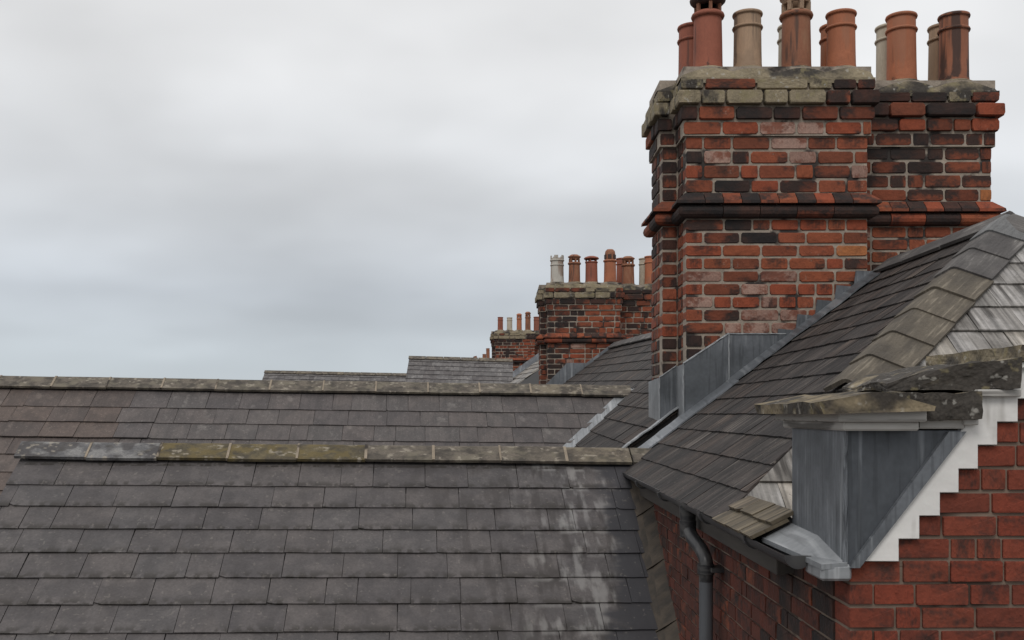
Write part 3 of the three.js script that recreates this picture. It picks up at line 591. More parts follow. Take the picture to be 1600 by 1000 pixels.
// hip slope facing the viewer
{
  const roof = sub('hip_slope', house), hs = .82;
  const F = frame(P(RX, RH, AD), new THREE.Vector3(1, 0, 0), new THREE.Vector3(0, hs, -1));
  const d0 = 3.16, Lh = Math.hypot(AD - d0, RH - EH);
  const half1 = [Lh, -(RX - EX), 0].map((x, i) => x), h1 = [Lh, -(RX - EX), 0], h2 = [-Lh, -(RX - EX), 0];
  deckOf(F, [[0, 0], [-(RX - EX), -Lh], [(RX - EX), -Lh]], roof);
  slopeSlates(F, roof, { rows: [-11, 1], gauge: .168, width: .17, mats: M.hipSlate, aMin: -1.75, aMax: 1.4, clip: [h1, h2, [0, 1, Lh + .03]], b0: -.06, t: .008 });
}
// ridge and hips
{
  const eL = new THREE.Vector3(-(RX - EX), -(RH - EH), 0).normalize(), eR = new THREE.Vector3(RX - EX, -(RH - EH), 0).normalize();
  ridgeRun(house, 'ridge_tile', P(RX, RH + .012, AD - .02), P(RX, RH + .012, PD + .1), eL, eR, .135, .46, M.hipTile.slice(0, 1), { lift: .008, gap: .006 });
  const c0 = P(RX, RH + .012, AD), c1 = P(EX, EH + .012, 3.16), ax = c1.clone().sub(c0).normalize();
  const mk = (n) => { const e = ax.clone().cross(n).normalize(); return e; };
  const nM = FM.N.clone(), nH = new THREE.Vector3(0, 1, .82).normalize();
  let e1 = mk(nM); if (e1.x > 0) e1.negate(); if (e1.y > 0) e1.negate(); let e2 = mk(nH); if (e2.y > 0) e2.negate();
  const cEnd = c0.clone().lerp(c1, .66);
  ridgeRun(house, 'hip_tile', c0.clone().addScaledVector(ax, .02), cEnd, e1, e2, .095, .215, (i, n) => i > 2 ? [M.hipTile[1]] : i === 0 ? [M.hipTile[2]] : [M.hipTile[0]], { lift: .006, step: .010, t: .016, gap: -.006, wing2: .155 });
  const cR = P(2 * RX - EX, EH + .012, 3.16), axR = cR.clone().sub(c0).normalize(), f1 = new THREE.Vector3(-e1.x, e1.y, e1.z), f2 = new THREE.Vector3(-e2.x, e2.y, e2.z);
  ridgeRun(house, 'hip_tile', c0.clone().addScaledVector(axR, .02), c0.clone().lerp(cR, .60), f1, f2, .145, .22, M.hipTile.slice(0, 1), { lift: .006, step: .01, t: .016, gap: -.006 });
  // far slope of this roof
  const FB = frame(P(2 * RX - EX, EH, GD), new THREE.Vector3(0, 0, -1), new THREE.Vector3(-(RX - EX), RH - EH, 0)), Lr = Math.hypot(RX - EX, RH - EH);
  const p = ccw(FB, [[3.16 - GD, 0], [PD - GD, 0], [PD - GD, Lr], [AD - GD, Lr]]); part('far_slope', geoFrom(prismTris(p.map(q => FB.at(q[0], q[1], .01)), p.map(q => FB.at(q[0], q[1], -.05))), boxUV()), M.mainSlate[0], house);
}
// eaves: gutter, fascia, downpipe
{
  const arc = [], R = .030, n = 10; for (let k = 0; k <= n; k++) { const a = Math.PI + k / n * Math.PI; arc.push([Math.cos(a) * R, Math.sin(a) * R]); } for (let k = n; k >= 0; k--) { const a = Math.PI + k / n * Math.PI; arc.push([Math.cos(a) * (R - .005), Math.sin(a) * (R - .005)]); }
  const sh = new THREE.Shape(arc.map(p => new THREE.Vector2(p[0], p[1])));
  const gx = .700, gh = -.336, gut = sub('gutter', house);
  const pieces = [[2.40, 2.80], [2.80, 3.42], [3.42, 4.30], [4.30, 5.85]];
  for (const [a, b] of pieces) { const g = new THREE.ExtrudeGeometry(sh, { depth: b - a - .004, bevelEnabled: false }); const m = part('gutter_length', g, M.iron, gut); m.position.copy(P(gx, gh + (b - 3) * .004, b)); }
  for (const d of [2.80, 3.42, 4.30, 5.0]) {
    const arc2 = []; for (let k = 0; k <= n; k++) { const a = Math.PI + k / n * Math.PI; arc2.push(new THREE.Vector2(Math.cos(a) * (R + .007), Math.sin(a) * (R + .007))); } for (let k = n; k >= 0; k--) { const a = Math.PI + k / n * Math.PI; arc2.push(new THREE.Vector2(Math.cos(a) * (R + .001), Math.sin(a) * (R + .001))); }
    const g = new THREE.ExtrudeGeometry(new THREE.Shape(arc2), { depth: .035, bevelEnabled: false }); const m = part('gutter_union', g, M.iron, gut); m.position.copy(P(gx, gh + .002, d + .017));
  }
  { const e = new THREE.ExtrudeGeometry(new THREE.Shape([...Array(13)].map((_, k) => new THREE.Vector2(Math.cos(Math.PI + k / 12 * Math.PI) * R * 1.04, Math.sin(Math.PI + k / 12 * Math.PI) * R * 1.04))), { depth: .006, bevelEnabled: false }); part('stop_end', e, M.iron, gut).position.copy(P(gx, gh + .001, 2.403)); }
  part('fascia', box(.742, .768, -.435, -.325, 2.74, 5.7, .002), M.timber, house);
  part('soffit', box(.766, .80, -.43, -.40, 2.74, 5.7), M.timber, house);
  const dp = sub('downpipe', house), dd = 3.64, r = .0245;
  const curve = new THREE.CatmullRomCurve3([P(.700, -.375, 3.80), P(.700, -.42, 3.80), P(.708, -.455, 3.765), P(.728, -.495, 3.68), P(.735, -.53, dd), P(.735, -.60, dd)]);
  part('swan_neck', new THREE.TubeGeometry(curve, 24, r * 1.02, 14), M.iron, dp);
  const pg = new THREE.CylinderGeometry(r, r, 4.6, 20); pg.translate(0, -2.3, 0); part('pipe', pg, M.pipe, dp).position.copy(P(.735, -.545, dd));
  for (const h of [-.375, -.43]) { const c = new THREE.CylinderGeometry(r * 1.3, r * 1.15, .06, 18); part('outlet', c, M.iron, dp).position.copy(P(.700, h, 3.80)); }
  for (const h of [-.555, -1.35]) { part('collar', new THREE.CylinderGeometry(r * 1.22, r * 1.22, .035, 20), M.iron, dp).position.copy(P(.735, h, dd)); part('bracket', box(.745, .792, h - .008, h + .008, dd - .045, dd + .045, .002), M.iron, dp); }
}
// lead kneeler with its stone cap, coping stones
{
  const kn = sub('kneeler', house), g = (u) => (u - 780) / 690, hg = (v) => (645 - v) / 690;
  const KX = .777;
  // boxed lead: side panel, front panel, raking edge
  part('lead_side', prism([P(KX, -.345, 2.716), P(KX, -.345, GD - .012), P(KX, -.035, GD - .012), P(KX, -.035, 2.716)], new THREE.Vector3(.008, 0, 0), (p) => [-p.z * 1.6, p.y * 1.2]), M.lead, kn);
  part('lead_front', prism([P(KX + .003, -.345, GD - .010), P(g(1335), -.345, GD - .010), P(g(1503), -.04, GD - .010), P(KX + .003, -.04, GD - .010)], new THREE.Vector3(0, 0, -.06), (p) => [p.x * 1.5 + .3, p.y * 1.0]), M.leadDark, kn);
  part('lead_edge', prism([P(g(1322), -.348, GD - .024), P(g(1338), -.348, GD - .024), P(g(1503), -.042, GD - .024), P(g(1476), -.042, GD - .024)], new THREE.Vector3(0, 0, -.03), (p) => [p.x * 1.5 + .6, p.y * 1.5]), M.lead, kn);
  part('lead_corner', new THREE.CylinderGeometry(.006, .006, .30, 10), M.lead, kn).position.copy(P(KX + .003, -.19, GD - .011));
  part('lead_fill', box(KX + .04, 1.03, -.34, -.05, GD + .04, 2.70), M.leadDark, kn);
  // lead foot over the corner corbel
  part('lead_foot', box(.722, .792, -.378, -.341, GD - .022, GD + .10, .006), M.leadPale, kn);
  part('lead_apron', prism([P(.715, -.336, 2.44), P(.722, -.340, GD - .024), P(.782, -.336, GD - .020), P(.782, -.296, 2.50), P(.782, -.29, 2.73), P(.70, -.332, 2.73)], new THREE.Vector3(0, -.012, 0)), M.leadPale, kn);
  // cap: bed mould, cornice, saddle-back slab
  const sa = g(1299);
  part('bed_mould', box(sa + .012, g(1424), -.040, -.018, GD - .045, 2.76, .004), M.whiteDirty, kn);
  part('cornice', box(g(1429), g(1502), -.036, .004, GD - .022, 2.7, .003), M.whiteDirty, kn);
  part('cornice', box(sa - .004, g(1431), -.020, .008, GD - .062, 2.775, .003), M.whiteDirty, kn);
  part('cornice', box(sa - .012, g(1436), .0065, .014, GD - .07, 2.79, .003), M.stone, kn);
  const x0 = .702, x1 = .952, xm = .815, d0 = GD - .085, d1 = 2.80, prof = [[x0 + .002, -.003], [x1, .004], [x1 + .004, .016], [xm + .03, .043], [xm, .047], [x0 + .05, .033], [x0 - .004, .024]];
  { const nS = 9, secs = []; for (let i = 0; i <= nS; i++) secs.push(prof.map(([x, h], k) => P(x + rr(-.003, .003), h + (k > 1 ? rr(-.003, .003) : 0), mix(d0, d1, i / nS) + (i === 0 ? rr(-.003, .004) : 0))));
    const t = []; for (let i = 0; i < nS; i++) for (let k = 0; k < prof.length; k++) { const j = (k + 1) % prof.length; t.push(secs[i][k], secs[i + 1][k], secs[i + 1][j], secs[i][k], secs[i + 1][j], secs[i][j]); }
    for (let k = 1; k < prof.length - 1; k++) { t.push(secs[0][0], secs[0][k], secs[0][k + 1]); t.push(secs[nS][0], secs[nS][k + 1], secs[nS][k]); }
    part('cap_stone', geoFrom(t, boxUV(.6)), M.stoneCap, kn, 'weathered stone slab with low peaked top'); }
  // rough-edged coping stones, each higher than the last
  const stone = (X0, X1, H0, H1, dA, dB, m, jag, taper = 0) => {
    const nx = 9, ny = 4, nd = 6, t = [], nz = (x, y, d, s) => (fbm(x * .9 + s, y * .9 + d * .7, 20, 20, 4, 900) - .5) * jag;
    const q = (i, j, k) => { const x = mix(X0, X1, i / nx), y = mix(H0, H1, j / ny), tp = taper * Math.pow(1 - i / nx, 2), d = mix(dA + tp * 4, dB, k / nd); return P(x + nz(y, d, x, .1), y + nz(x, d, y, .5) - tp * j / ny, d + nz(x, y, d, .8)); };
    const quad = (a, b, c, e) => t.push(a, b, c, a, c, e);
    for (let i = 0; i < nx; i++) for (let j = 0; j < ny; j++) { quad(q(i, j, 0), q(i + 1, j, 0), q(i + 1, j + 1, 0), q(i, j + 1, 0)); quad(q(i, j, nd), q(i, j + 1, nd), q(i + 1, j + 1, nd), q(i + 1, j, nd)); }
    for (let i = 0; i < nx; i++) for (let k = 0; k < nd; k++) { quad(q(i, ny, k), q(i + 1, ny, k), q(i + 1, ny, k + 1), q(i, ny, k + 1)); quad(q(i, 0, k), q(i, 0, k + 1), q(i + 1, 0, k + 1), q(i + 1, 0, k)); }
    for (let j = 0; j < ny; j++) for (let k = 0; k < nd; k++) { quad(q(0, j, k), q(0, j + 1, k), q(0, j + 1, k + 1), q(0, j, k + 1)); quad(q(nx, j, k), q(nx, j, k + 1), q(nx, j + 1, k + 1), q(nx, j + 1, k)); }
    part('coping_stone', geoFrom(t, boxUV(.5, rnd(), rnd())), m, house);
  };
  stone(.88, g(1518), hg(655), hg(614), GD - .05, 2.78, M.stoneBlack, .022);
  stone(.94, g(1583), hg(607), hg(560), GD - .045, 2.80, M.stoneBlack, .026, .05);
  stone(g(1583), 1.55, hg(566), hg(540), GD - .035, 2.80, M.stone, .02);
}
// lead against the near chimney stack
{
  const L = (pts, d, m, label, th = .006) => part('lead_flashing', prism(pts.map(([x, h]) => P(x, h, d)), new THREE.Vector3(0, 0, -th), (p) => [p.x * .9, p.y * .9]), m, near, label);
  L([[1.31, .12], [1.66, .382], [1.66, .455], [1.31, .455]], FD - .010, M.leadSheet);
  L([[1.062, -.14], [1.325, .10], [1.325, .458], [1.062, .284]], FD - .020, M.leadSheet, undefined, .012);
  const side = (pts, X, m) => part('lead_flashing', prism(pts.map(([d, h]) => P(X, h, d)), new THREE.Vector3(.006, 0, 0), (p) => [-p.z * .9, p.y * .9]), m, near);
  side([[6.16, -.2], [FD - .008, -.14], [FD - .008, .282], [6.16, .278]], FX0 - .011, M.leadPale);
  L([[.962, -.22], [1.07, -.15], [1.07, .284], [.962, .214]], MD0 - .016, M.leadSheet);
  side([[6.60, -.2], [MD0 - .014, -.22], [MD0 - .014, .212], [6.60, .20]], MX0 - .014, M.leadPale);
  const rim = (a, b, r = .006) => { const g = new THREE.CylinderGeometry(r, r, a.distanceTo(b), 8); const m = part('lead_welt', g, M.leadPale, near); m.position.copy(a).add(b).multiplyScalar(.5); m.quaternion.setFromUnitVectors(Y, b.clone().sub(a).normalize()); };
  rim(P(1.062, .284, FD - .018), P(1.325, .458, FD - .018)); rim(P(1.325, .456, FD - .012), P(1.655, .456, FD - .012), .004); rim(P(1.325, .10, FD - .022), P(1.325, .456, FD - .022)); rim(P(1.063, -.12, FD - .016), P(1.063, .284, FD - .016)); rim(P(.962, .212, MD0 - .016), P(1.064, .282, MD0 - .016), .004); rim(P(.963, -.18, MD0 - .016), P(.963, .212, MD0 - .016));
  // stepped flashing up the slope
  const rl = (X) => EH + .75 * (X - EX), s = new THREE.Shape(); s.moveTo(1.60, rl(1.60) - .01); s.lineTo(2.16, rl(2.16) - .01); let x = 2.16; s.lineTo(2.16, rl(2.16) + .05);
  for (let i = 0; i < 5; i++) { const nx = x - .112; s.lineTo(nx + .012, rl(x) + .05 + .004); s.lineTo(nx, rl(nx) + .045); x = nx; } s.lineTo(1.60, rl(1.60) + .055); s.closePath();
  const e = new THREE.ExtrudeGeometry(s, { depth: .006, bevelEnabled: false }); e.translate(0, CAM_Y, -FD + .006); part('stepped_flashing', e, M.leadSheet, near);
  // cover strips lying on the slates, in two lengths with a lap
  const strip = (X0, X1, dA, dB, h, m, w = 0) => {
    const n = 14, t = []; const q = (i, k) => { const X = mix(X0, X1, i / n), d = k ? dB : dA + (fbm(X * .7, .3, 20, 20, 3, 950) - .5) * .03 - w * (1 - i / n); return FM.at(d - GD, (X - EX) * 1.25, h + (k ? .02 : 0) + (fbm(X, k * .3, 20, 20, 3, 970) - .5) * .01); };
    for (let i = 0; i < n; i++) { const a = q(i, 0), b = q(i + 1, 0), c = q(i + 1, 1), e2 = q(i, 1); t.push(a, b, c, a, c, e2); const dn = FM.N.clone().multiplyScalar(-.008), a2 = a.clone().add(dn), b2 = b.clone().add(dn), c2 = c.clone().add(dn), e3 = e2.clone().add(dn); t.push(a2, c2, b2, a2, e3, c2, a, a2, b2, a, b2, b, e2, c, c2, e2, c2, e3); if (!i) t.push(a, e2, e3, a, e3, a2); if (i === n - 1) t.push(b, b2, c2, b, c2, c); }
    part('lead_cover', geoFrom(t, (p) => [p.x * .8, -p.z * .8]), m, house);
  };
  strip(.80, 1.36, 5.765, PD - .015, .022, M.lead, .03); strip(1.33, 2.17, 5.80, PD - .008, .026, M.leadSheet);
}

// ---------------------------------------------------------------- rear wing nearest the viewer
const rot = 5 * Math.PI / 180, pit = 34.4 * Math.PI / 180;
function wingFrame(O, tilt) {
  return frame(O, new THREE.Vector3(Math.cos(rot), tilt, -Math.sin(rot)), new THREE.Vector3(-Math.sin(rot) * Math.cos(pit), Math.sin(pit), -Math.cos(rot) * Math.cos(pit)));
}
function wingBody(T, F, aL, aR, bEave, bRidge, back) {
  const base = (p) => { const q = p.clone(); q.y = -.02; return q; };
  const dir = new THREE.Vector3(-Math.sin(rot), 0, -Math.cos(rot)), run = (bRidge - bEave) * Math.cos(pit);
  const e0 = F.at(aL, bEave, -.06), e1 = F.at(aR, bEave, -.06), r0_ = F.at(aL, bRidge, -.06), r1_ = F.at(aR, bRidge, -.06);
  const k0 = e0.clone().addScaledVector(dir, 2 * run), k1 = e1.clone().addScaledVector(dir, 2 * run);
  const t = [], quad = (a, b, c, d) => t.push(a, b, c, a, c, d);
  quad(base(e0), base(e1), e1, e0); quad(base(k1), base(k0), k0, k1); quad(base(k0), base(e0), e0, k0); quad(base(e1), base(k1), k1, e1); t.push(e0, r0_, k0, e1, k1, r1_);
  part('wall', geoFrom(t, boxUV(.6)), M.wall[0], T);
  const B2 = new THREE.Vector3(Math.sin(rot) * Math.cos(pit), Math.sin(pit), Math.cos(rot) * Math.cos(pit));
  const up = new THREE.Vector3(0, .05, 0), s = [r0_.clone().add(up), r1_.clone().add(up), k1.clone().add(up), k0.clone().add(up)];
  part('far_slope', geoFrom(prismTris([s[0], s[1], s[2], s[3]].reverse(), [s[0], s[1], s[2], s[3]].reverse().map(p => p.clone().add(new THREE.Vector3(0, -.04, 0)))), boxUV()), M.farSlate[1], T);
  return B2;
}
{
  const T = thing('rear_wing', 'nearest slate-roofed rear wing, its ridge partly ochre with lichen, abutting the side wall', 'house', 'rear wings with slate roofs');
  const F = wingFrame(P(.73, -.318, 5.61), -.013), aL = -3.25, aR = .12, top = .14, bE = -2.2;
  wingBody(T, F, aL + .05, aR, bE, top);
  const roof = sub('roof_slope', T); deckOf(F, [[aL + .02, bE], [aR + .2, bE], [aR + .2, top], [aL + .02, top]], roof);
  const wallHalf = F.half(new THREE.Vector3(-1, 0, 0), W0 - .055);
  slopeSlates(F, roof, { rows: [-13, 0], gauge: .17, width: .252, mats: M.nearSlate, aMin: aL - .1, aMax: aR + .2, clip: [[1, 0, -aL], wallHalf, [0, -1, top - .02]], uv: (a, b) => [(a - aL) / 4.2, (b + 1.9) / 2.1], b0: 0, vary: .14 });
  const e1 = F.B.clone().negate(), e2 = new THREE.Vector3(-Math.sin(rot) * Math.cos(pit), -Math.sin(pit), -Math.cos(rot) * Math.cos(pit));
  ridgeRun(T, 'ridge_tile', F.at(aL - .02, top + .004, .014), F.at(.0, top + .004, .014), e1, e2, .128, .378, (i) => i < 2 ? [M.ridgeGrey] : i < 5 ? [M.ridgeOchre] : M.ridge, { lift: .012, joint: true, t: .017 });
  ridgeRun(T, 'ridge_tile', F.at(.005, top + .004, .014), F.at(.17, top + .004, .014), e1, e2, .128, .2, M.ridge.slice(0, 1), { lift: .012 });
  // mortar fillet against the house wall, in pieces
  const ws = F.half(new THREE.Vector3(1, 0, 0), -W0), aAt = (b) => -(ws[1] * b + ws[2]) / ws[0];
  for (let i = 0; i < 5; i++) {
    const b0 = -2.0 + i * .4, b1 = b0 + .397, n = 8, t = [], pr = (b) => { const a = aAt(b), j = .4 * (fbm(b * .4 + .3, .2, 20, 20, 4, 990) - .5); return [F.at(a - .095 + j * .05, b, .004), F.at(a - .055 + j * .03, b, .030), F.at(a + .004, b, .095 + j * .04), F.at(a + .02, b, -.02)]; };
    for (let k = 0; k < n; k++) { const p = pr(mix(b0, b1, k / n)), q = pr(mix(b0, b1, (k + 1) / n)); for (let s = 0; s < 3; s++) t.push(p[s], p[s + 1], q[s + 1], p[s], q[s + 1], q[s]); if (k === 0) t.push(p[0], p[2], p[1], p[0], p[3], p[2]); if (k === n - 1) t.push(q[0], q[1], q[2], q[0], q[2], q[3]); }
    part('mortar_fillet', geoFrom(t, boxUV(.5, rnd(), rnd())), M.fillet, T);
  }
}

// ---------------------------------------------------------------- next house along the terrace and the second rear wing
const A2 = new THREE.Vector3(-.04, .0286, -1);
const FN = frame(P(.92, -.108, 6.0), A2, new THREE.Vector3(1, .75, 0));
const FW2 = wingFrame(P(.997, .098, 8.4), -.013);
{
  const T = thing('brick_house', 'second house of the terrace, its dark slate slope rising behind the near chimney', 'house', 'houses of the terrace');
  const roof = sub('roof_slope', T), top = 1.40, low = -.9, len = 8.72;
  // above the wing's slope, outside the wing's ridge: keep what lies over plane of the wing, near side
  const over = FN.half(FW2.N, -FW2.N.dot(FW2.O) - .01);
  let dk = [[.11, low], [len, low], [len, top], [.11, top]]; deckOf(FN, dk, roof);
  const vl = FN.half(FW2.N, -FW2.N.dot(FW2.O)), vk = Math.hypot(vl[0], vl[1]), cut = [vl[0], vl[1], vl[2] - .055 * vk], aAtB = (b) => -(vl[1] * b + vl[2]) / vl[0];
  let bR = 0; for (let i = 0; i < 40; i++) { const p = FN.at(aAtB(bR), bR).sub(FW2.O); bR += (.16 - p.dot(FW2.B)) * .6; }
  const aR = aAtB(bR);
  slopeSlates(FN, roof, { rows: [-5, 9], gauge: .165, width: .24, mats: M.mainSlate, aMin: .02, aMax: aR, clip: [[1, 0, -.10], [-1, 0, aR], [0, -1, top], [0, 1, -low], cut], b0: 0, t: .007 });
  slopeSlates(FN, roof, { rows: [-5, 9], gauge: .165, width: .24, mats: M.mainSlate, aMin: aR, aMax: len, clip: [[1, 0, -aR], [-1, 0, len], [0, -1, top], [0, 1, -low]], b0: 0, t: .007 });
  const e1 = FN.B.clone().negate(), e2 = new THREE.Vector3(.8, -.6, 0);
  ridgeRun(T, 'ridge_tile', FN.at(.1, top, .02), FN.at(len, top, .02), e1, e2, .14, .45, M.hipTile.slice(0, 1), { lift: .008 });
  const Fb = [FN.at(.03, top), FN.at(len, top), FN.at(len, top).add(new THREE.Vector3(1.7, -1.27, 0)), FN.at(.03, top).add(new THREE.Vector3(1.7, -1.27, 0))];
  part('far_slope', geoFrom(prismTris(Fb, Fb.map(p => p.clone().add(new THREE.Vector3(0, -.05, 0)))), boxUV()), M.mainSlate[1], T);
  // walls under the roof
  const w0 = FN.at(.10, low + .12), w1 = FN.at(len, low + .12), t = [], q = (X, y, p) => new THREE.Vector3(X, y, p.z);
  const x0 = w0.x, x1 = w1.x, xe = 3.6, yt = w0.y - .1; const quad = (a, b, c, d) => t.push(a, b, c, a, c, d);
  quad(q(x1, -.02, w1), q(x0, -.02, w0), q(x0, yt, w0), q(x1, yt, w1)); quad(q(x0, -.02, w0), q(xe, -.02, w0), q(xe, yt, w0), q(x0, yt, w0)); quad(q(xe, -.02, w0), q(xe, -.02, w1), q(xe, yt, w1), q(xe, yt, w0)); quad(q(xe, -.02, w1), q(x1, -.02, w1), q(x1, yt, w1), q(xe, yt, w1)); quad(q(x0, yt, w0), q(xe, yt, w0), q(xe, yt, w1), q(x1, yt, w1));
  part('wall', geoFrom(t, boxUV(.6)), M.wall[1], T);
  // party-line verge: lead strip over the cut slates
  const vs = []; { const n = 12; const g = (i, k) => { const b = mix(-.22, .42, i / n); return FN.at(k ? .19 : .075 + (fbm(b, .5, 20, 20, 3, 31) - .5) * .01, b, (k ? .018 : .026) + (fbm(b, .1, 20, 20, 3, 33) - .5) * .01); };
    for (let i = 0; i < n; i++) { const a = g(i, 0), b = g(i + 1, 0), c = g(i + 1, 1), e = g(i, 1); vs.push(a, c, b, a, e, c); const dn = FN.N.clone().multiplyScalar(-.008), a2 = a.clone().add(dn), b2 = b.clone().add(dn); vs.push(a, b, b2, a, b2, a2); } }
  part('lead_verge', geoFrom(vs, (p) => [p.x, p.y]), M.leadPale, T);
  // valley lead where the wing's roof runs in
  const dir = FN.N.clone().cross(FW2.N).normalize(); if (dir.y < 0) dir.negate();
  const m2 = FN.half(FW2.N, -FW2.N.dot(FW2.O));                      // line of the valley in this slope
  const p0 = (b) => { const a = -(m2[1] * b + m2[2]) / m2[0]; return FN.at(a, b); };
  const vt = [], n = 14, v0 = -.75, v1 = bR, nrm = FN.N.clone().add(FW2.N).normalize();
  const cr = dir.clone().cross(nrm).normalize(); if (cr.x < 0) cr.negate();
  const sect = (i) => { const c = p0(mix(v0, v1, i / n)); const w = .07; return [c.clone().addScaledVector(cr, -.055).addScaledVector(nrm, .040), c.clone().addScaledVector(nrm, .012), c.clone().addScaledVector(cr, w * .5).addScaledVector(nrm, .026), c.clone().addScaledVector(cr, w).addScaledVector(nrm, .034)]; };
  for (let i = 0; i < n; i++) { const a = sect(i), b = sect(i + 1); for (let k = 0; k < 3; k++) vt.push(a[k], a[k + 1], b[k + 1], a[k], b[k + 1], b[k]); }
  part('valley_lead', geoFrom(vt, (p) => [p.x, p.y]), M.leadPale, T);
  // lead at the foot of the next chimney
  const L = (pts, d, m) => part('lead_flashing', prism(pts.map(([x, h]) => P(x, h, d)), new THREE.Vector3(0, 0, -.01), (p) => [p.x * .5, p.y * .5]), m, T);
  const dc = FD + 8.87 - .03; L([[.68, .1], [1.0, .40], [1.24, .62], [1.24, .72], [.98, .72], [.68, .42]], dc, M.lead); L([[1.2, .56], [1.66, .95], [1.66, 1.02], [1.2, .68]], dc - .02, M.lead);
}
{
  const T = thing('rear_wing', 'second slate-roofed rear wing, long buff ridge running behind the nearest one', 'house', 'rear wings with slate roofs');
  const F = FW2, aL = -6.2, aR = .55, top = .15, bE = -2.0;
  wingBody(T, F, aL, -.35, bE, top);
  const roof = sub('roof_slope', T); 
  const valley0 = F.half(FN.N, -FN.N.dot(FN.O)), vk = Math.hypot(valley0[0], valley0[1]), valley = valley0[0] > 0 ? [-valley0[0], -valley0[1], -valley0[2] - .04 * vk] : [valley0[0], valley0[1], valley0[2] - .04 * vk];
  let dkp = [[aL, bE], [aR, bE], [aR, top], [aL, top]]; deckOf(F, clipPoly(dkp, valley), roof);
  slopeSlates(F, roof, { rows: [-8, 0], gauge: .205, width: .262, mats: M.farSlate, aMin: aL, aMax: aR, clip: [valley, [0, -1, top - .02]], b0: 0, vary: .16, raise: (a, r) => a > -4.6 && a < -3.75 && (r === -2 || r === -3) ? rr(.006, .012) : 0, choose: (a, b) => a < -3.9 - b * 0 ? M.brownFar : null });
  const e1 = F.B.clone().negate(), e2 = new THREE.Vector3(-Math.sin(rot) * Math.cos(pit), -Math.sin(pit), -Math.cos(rot) * Math.cos(pit));
  ridgeRun(T, 'ridge_tile', F.at(aL, top + .004, .014), F.at(.10, top + .004, .014), e1, e2, .140, .42, M.ridge, { lift: .012, joint: true, t: .018 });
}
// ---------------------------------------------------------------- distant rear wings and third house
function farWing(label, X0, X1, H, d, rows, tilt) {
  const T = thing('rear_wing', label, 'house', 'rear wings with slate roofs');
  const F = frame(P(X0, H, d), new THREE.Vector3(1, tilt, 0), new THREE.Vector3(0, Math.sin(pit), -Math.cos(pit))), w = (X1 - X0), bE = -2.6;
  const roof = sub('roof_slope', T); deckOf(F, [[.02, bE], [w, bE], [w, 0], [.02, 0]], roof);
  slopeSlates(F, roof, { rows: [-rows, 0], gauge: .2, width: .27, mats: M.paleFar, aMin: 0, aMax: w, clip: [[1, 0, 0], [-1, 0, w], [0, -1, 0]], b0: 0, t: .012 });
  ridgeRun(T, 'ridge_tile', F.at(-.02, 0, .02), F.at(w, 0, .02), F.B.clone().negate(), new THREE.Vector3(0, -Math.sin(pit), -Math.cos(pit)), .13, .45, M.ridge, { lift: .01, gap: .012, t: .02 });
  const e = F.at(0, bE, -.06), run = -bE * Math.cos(pit); part('wall', box(X0 + .06, X1 - .02, -CAM_Y - .02, H - Math.sin(pit) * -bE - .06, d - run, d + run), M.wall[2], T);
  const g = [P(X0 + .06, H - 1.47 - .08, d - run), P(X0 + .06, H - .05, d), P(X0 + .06, H - 1.47 - .08, d + run)]; part('gable', prism([g[0], g[1], g[2]], new THREE.Vector3(w - .1, tilt * (w - .1) - .01, 0)), M.wall[2], T);
}
farWing('pale slate-roofed rear wing far off, just left of the smallest chimney', -2.28, .35, 1.40, 26, 7, -.028);
farWing('farthest low slate roof on the left, only its ridge and top courses showing', -6.85, -2.2, 1.20, 30, 5, -.022);
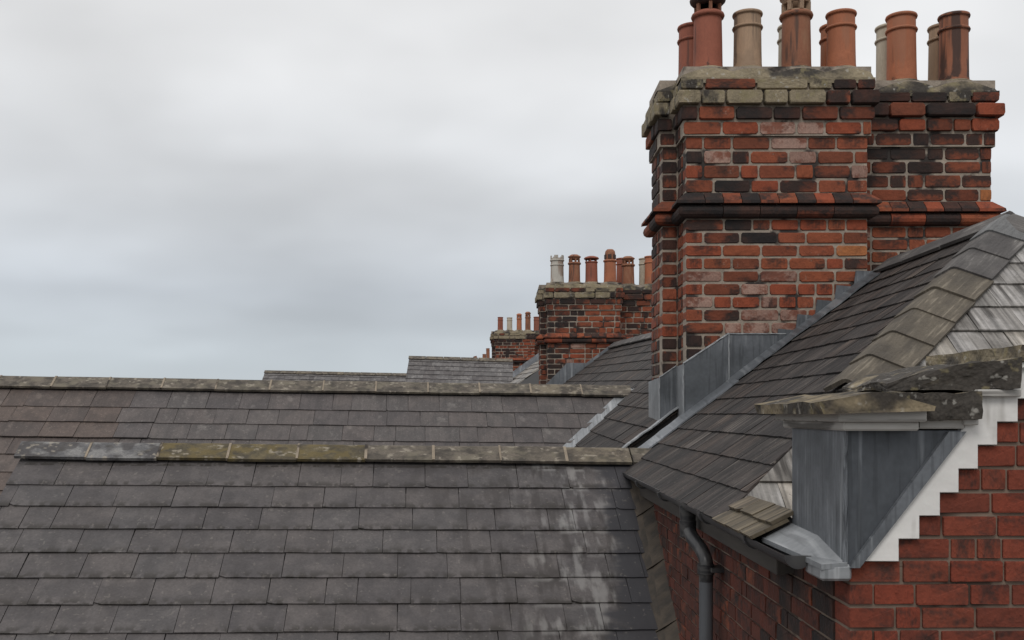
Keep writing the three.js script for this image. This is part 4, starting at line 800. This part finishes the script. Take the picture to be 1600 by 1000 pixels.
{
  const T = thing('brick_house', 'third house of the terrace, a sliver of pale slates and lead behind the middle chimney', 'house', 'houses of the terrace');
  const F = frame(P(.5, 1.0, 27.2), A2.clone().negate(), new THREE.Vector3(1, .72, 0)), top = 1.2, low = -1.4, len = 11.5;
  const roof = sub('roof_slope', T); deckOf(F, [[.02, low], [len, low], [len, top], [.02, top]], roof);
  slopeSlates(F, roof, { rows: [-7, 6], gauge: .2, width: .45, mats: M.hipSlate, aMin: 0, aMax: 5.5, clip: [[1, 0, -.03], [-1, 0, len], [0, -1, top], [0, 1, -low]], t: .012 });
  const e = F.at(0, low + .2); part('wall', box(-.25, 3.4, -CAM_Y - .02, -.15, 15.8, 27.3), M.wall[2], T);
  const q = [F.at(.2, -.95, .03), F.at(.2, .9, .03), F.at(-.05, .9, .16), F.at(-.05, -.95, .16)]; part('lead_verge', prism(q, new THREE.Vector3(0, -.03, 0)), M.lead, T);
  ridgeRun(T, 'ridge_tile', F.at(.1, top, .02), F.at(len, top, .02), F.B.clone().negate(), new THREE.Vector3(.8, -.6, 0), .14, .6, M.hipTile.slice(0, 1), { lift: .01 });
  const bs = [F.at(.02, top), F.at(len, top), F.at(len, top).add(new THREE.Vector3(1.6, -1.15, 0)), F.at(.02, top).add(new THREE.Vector3(1.6, -1.15, 0))]; part('far_slope', prism(bs, new THREE.Vector3(0, -.05, 0)), M.mainSlate[1], T);
}
{
  const T = thing('chimney_stack', 'tiny chimney stack peeping out left of the smallest chimney, leaning pots on top', 'chimney', 'red brick chimney stacks along the terrace');
  part('brickwork', box(-1.0, .9, -CAM_Y - .02, 2.02, 42, 42.8, .02, .6), M.red[1], T); part('flaunching', box(-1.04, .94, 2.02, 2.10, 41.96, 42.84, .03, .6), M.stone, T);
  for (const [X, h, lean] of [[-.93, 2.34, .5], [-.62, 2.42, -.12], [-.46, 2.66, -.14]]) { const q = pot(T, X, 42.3, 2.08, h, .075, M.pot.rust, 'plain', undefined, 14); q.rotation.z = lean * .6; }
}
{
  const T = thing('vent_pipe', 'short dark vent pipe rising behind the far left end of the long ridge', 'pipe');
  part('pipe', new THREE.CylinderGeometry(.014, .014, 6.92, 12), M.iron, T).position.copy(P(-5.79, -3.06, 12)); part('vent_cap', new THREE.CylinderGeometry(.02, .016, .03, 12), M.iron, T).position.copy(P(-5.79, .40, 12));
}
renderer.render(scene, camera);
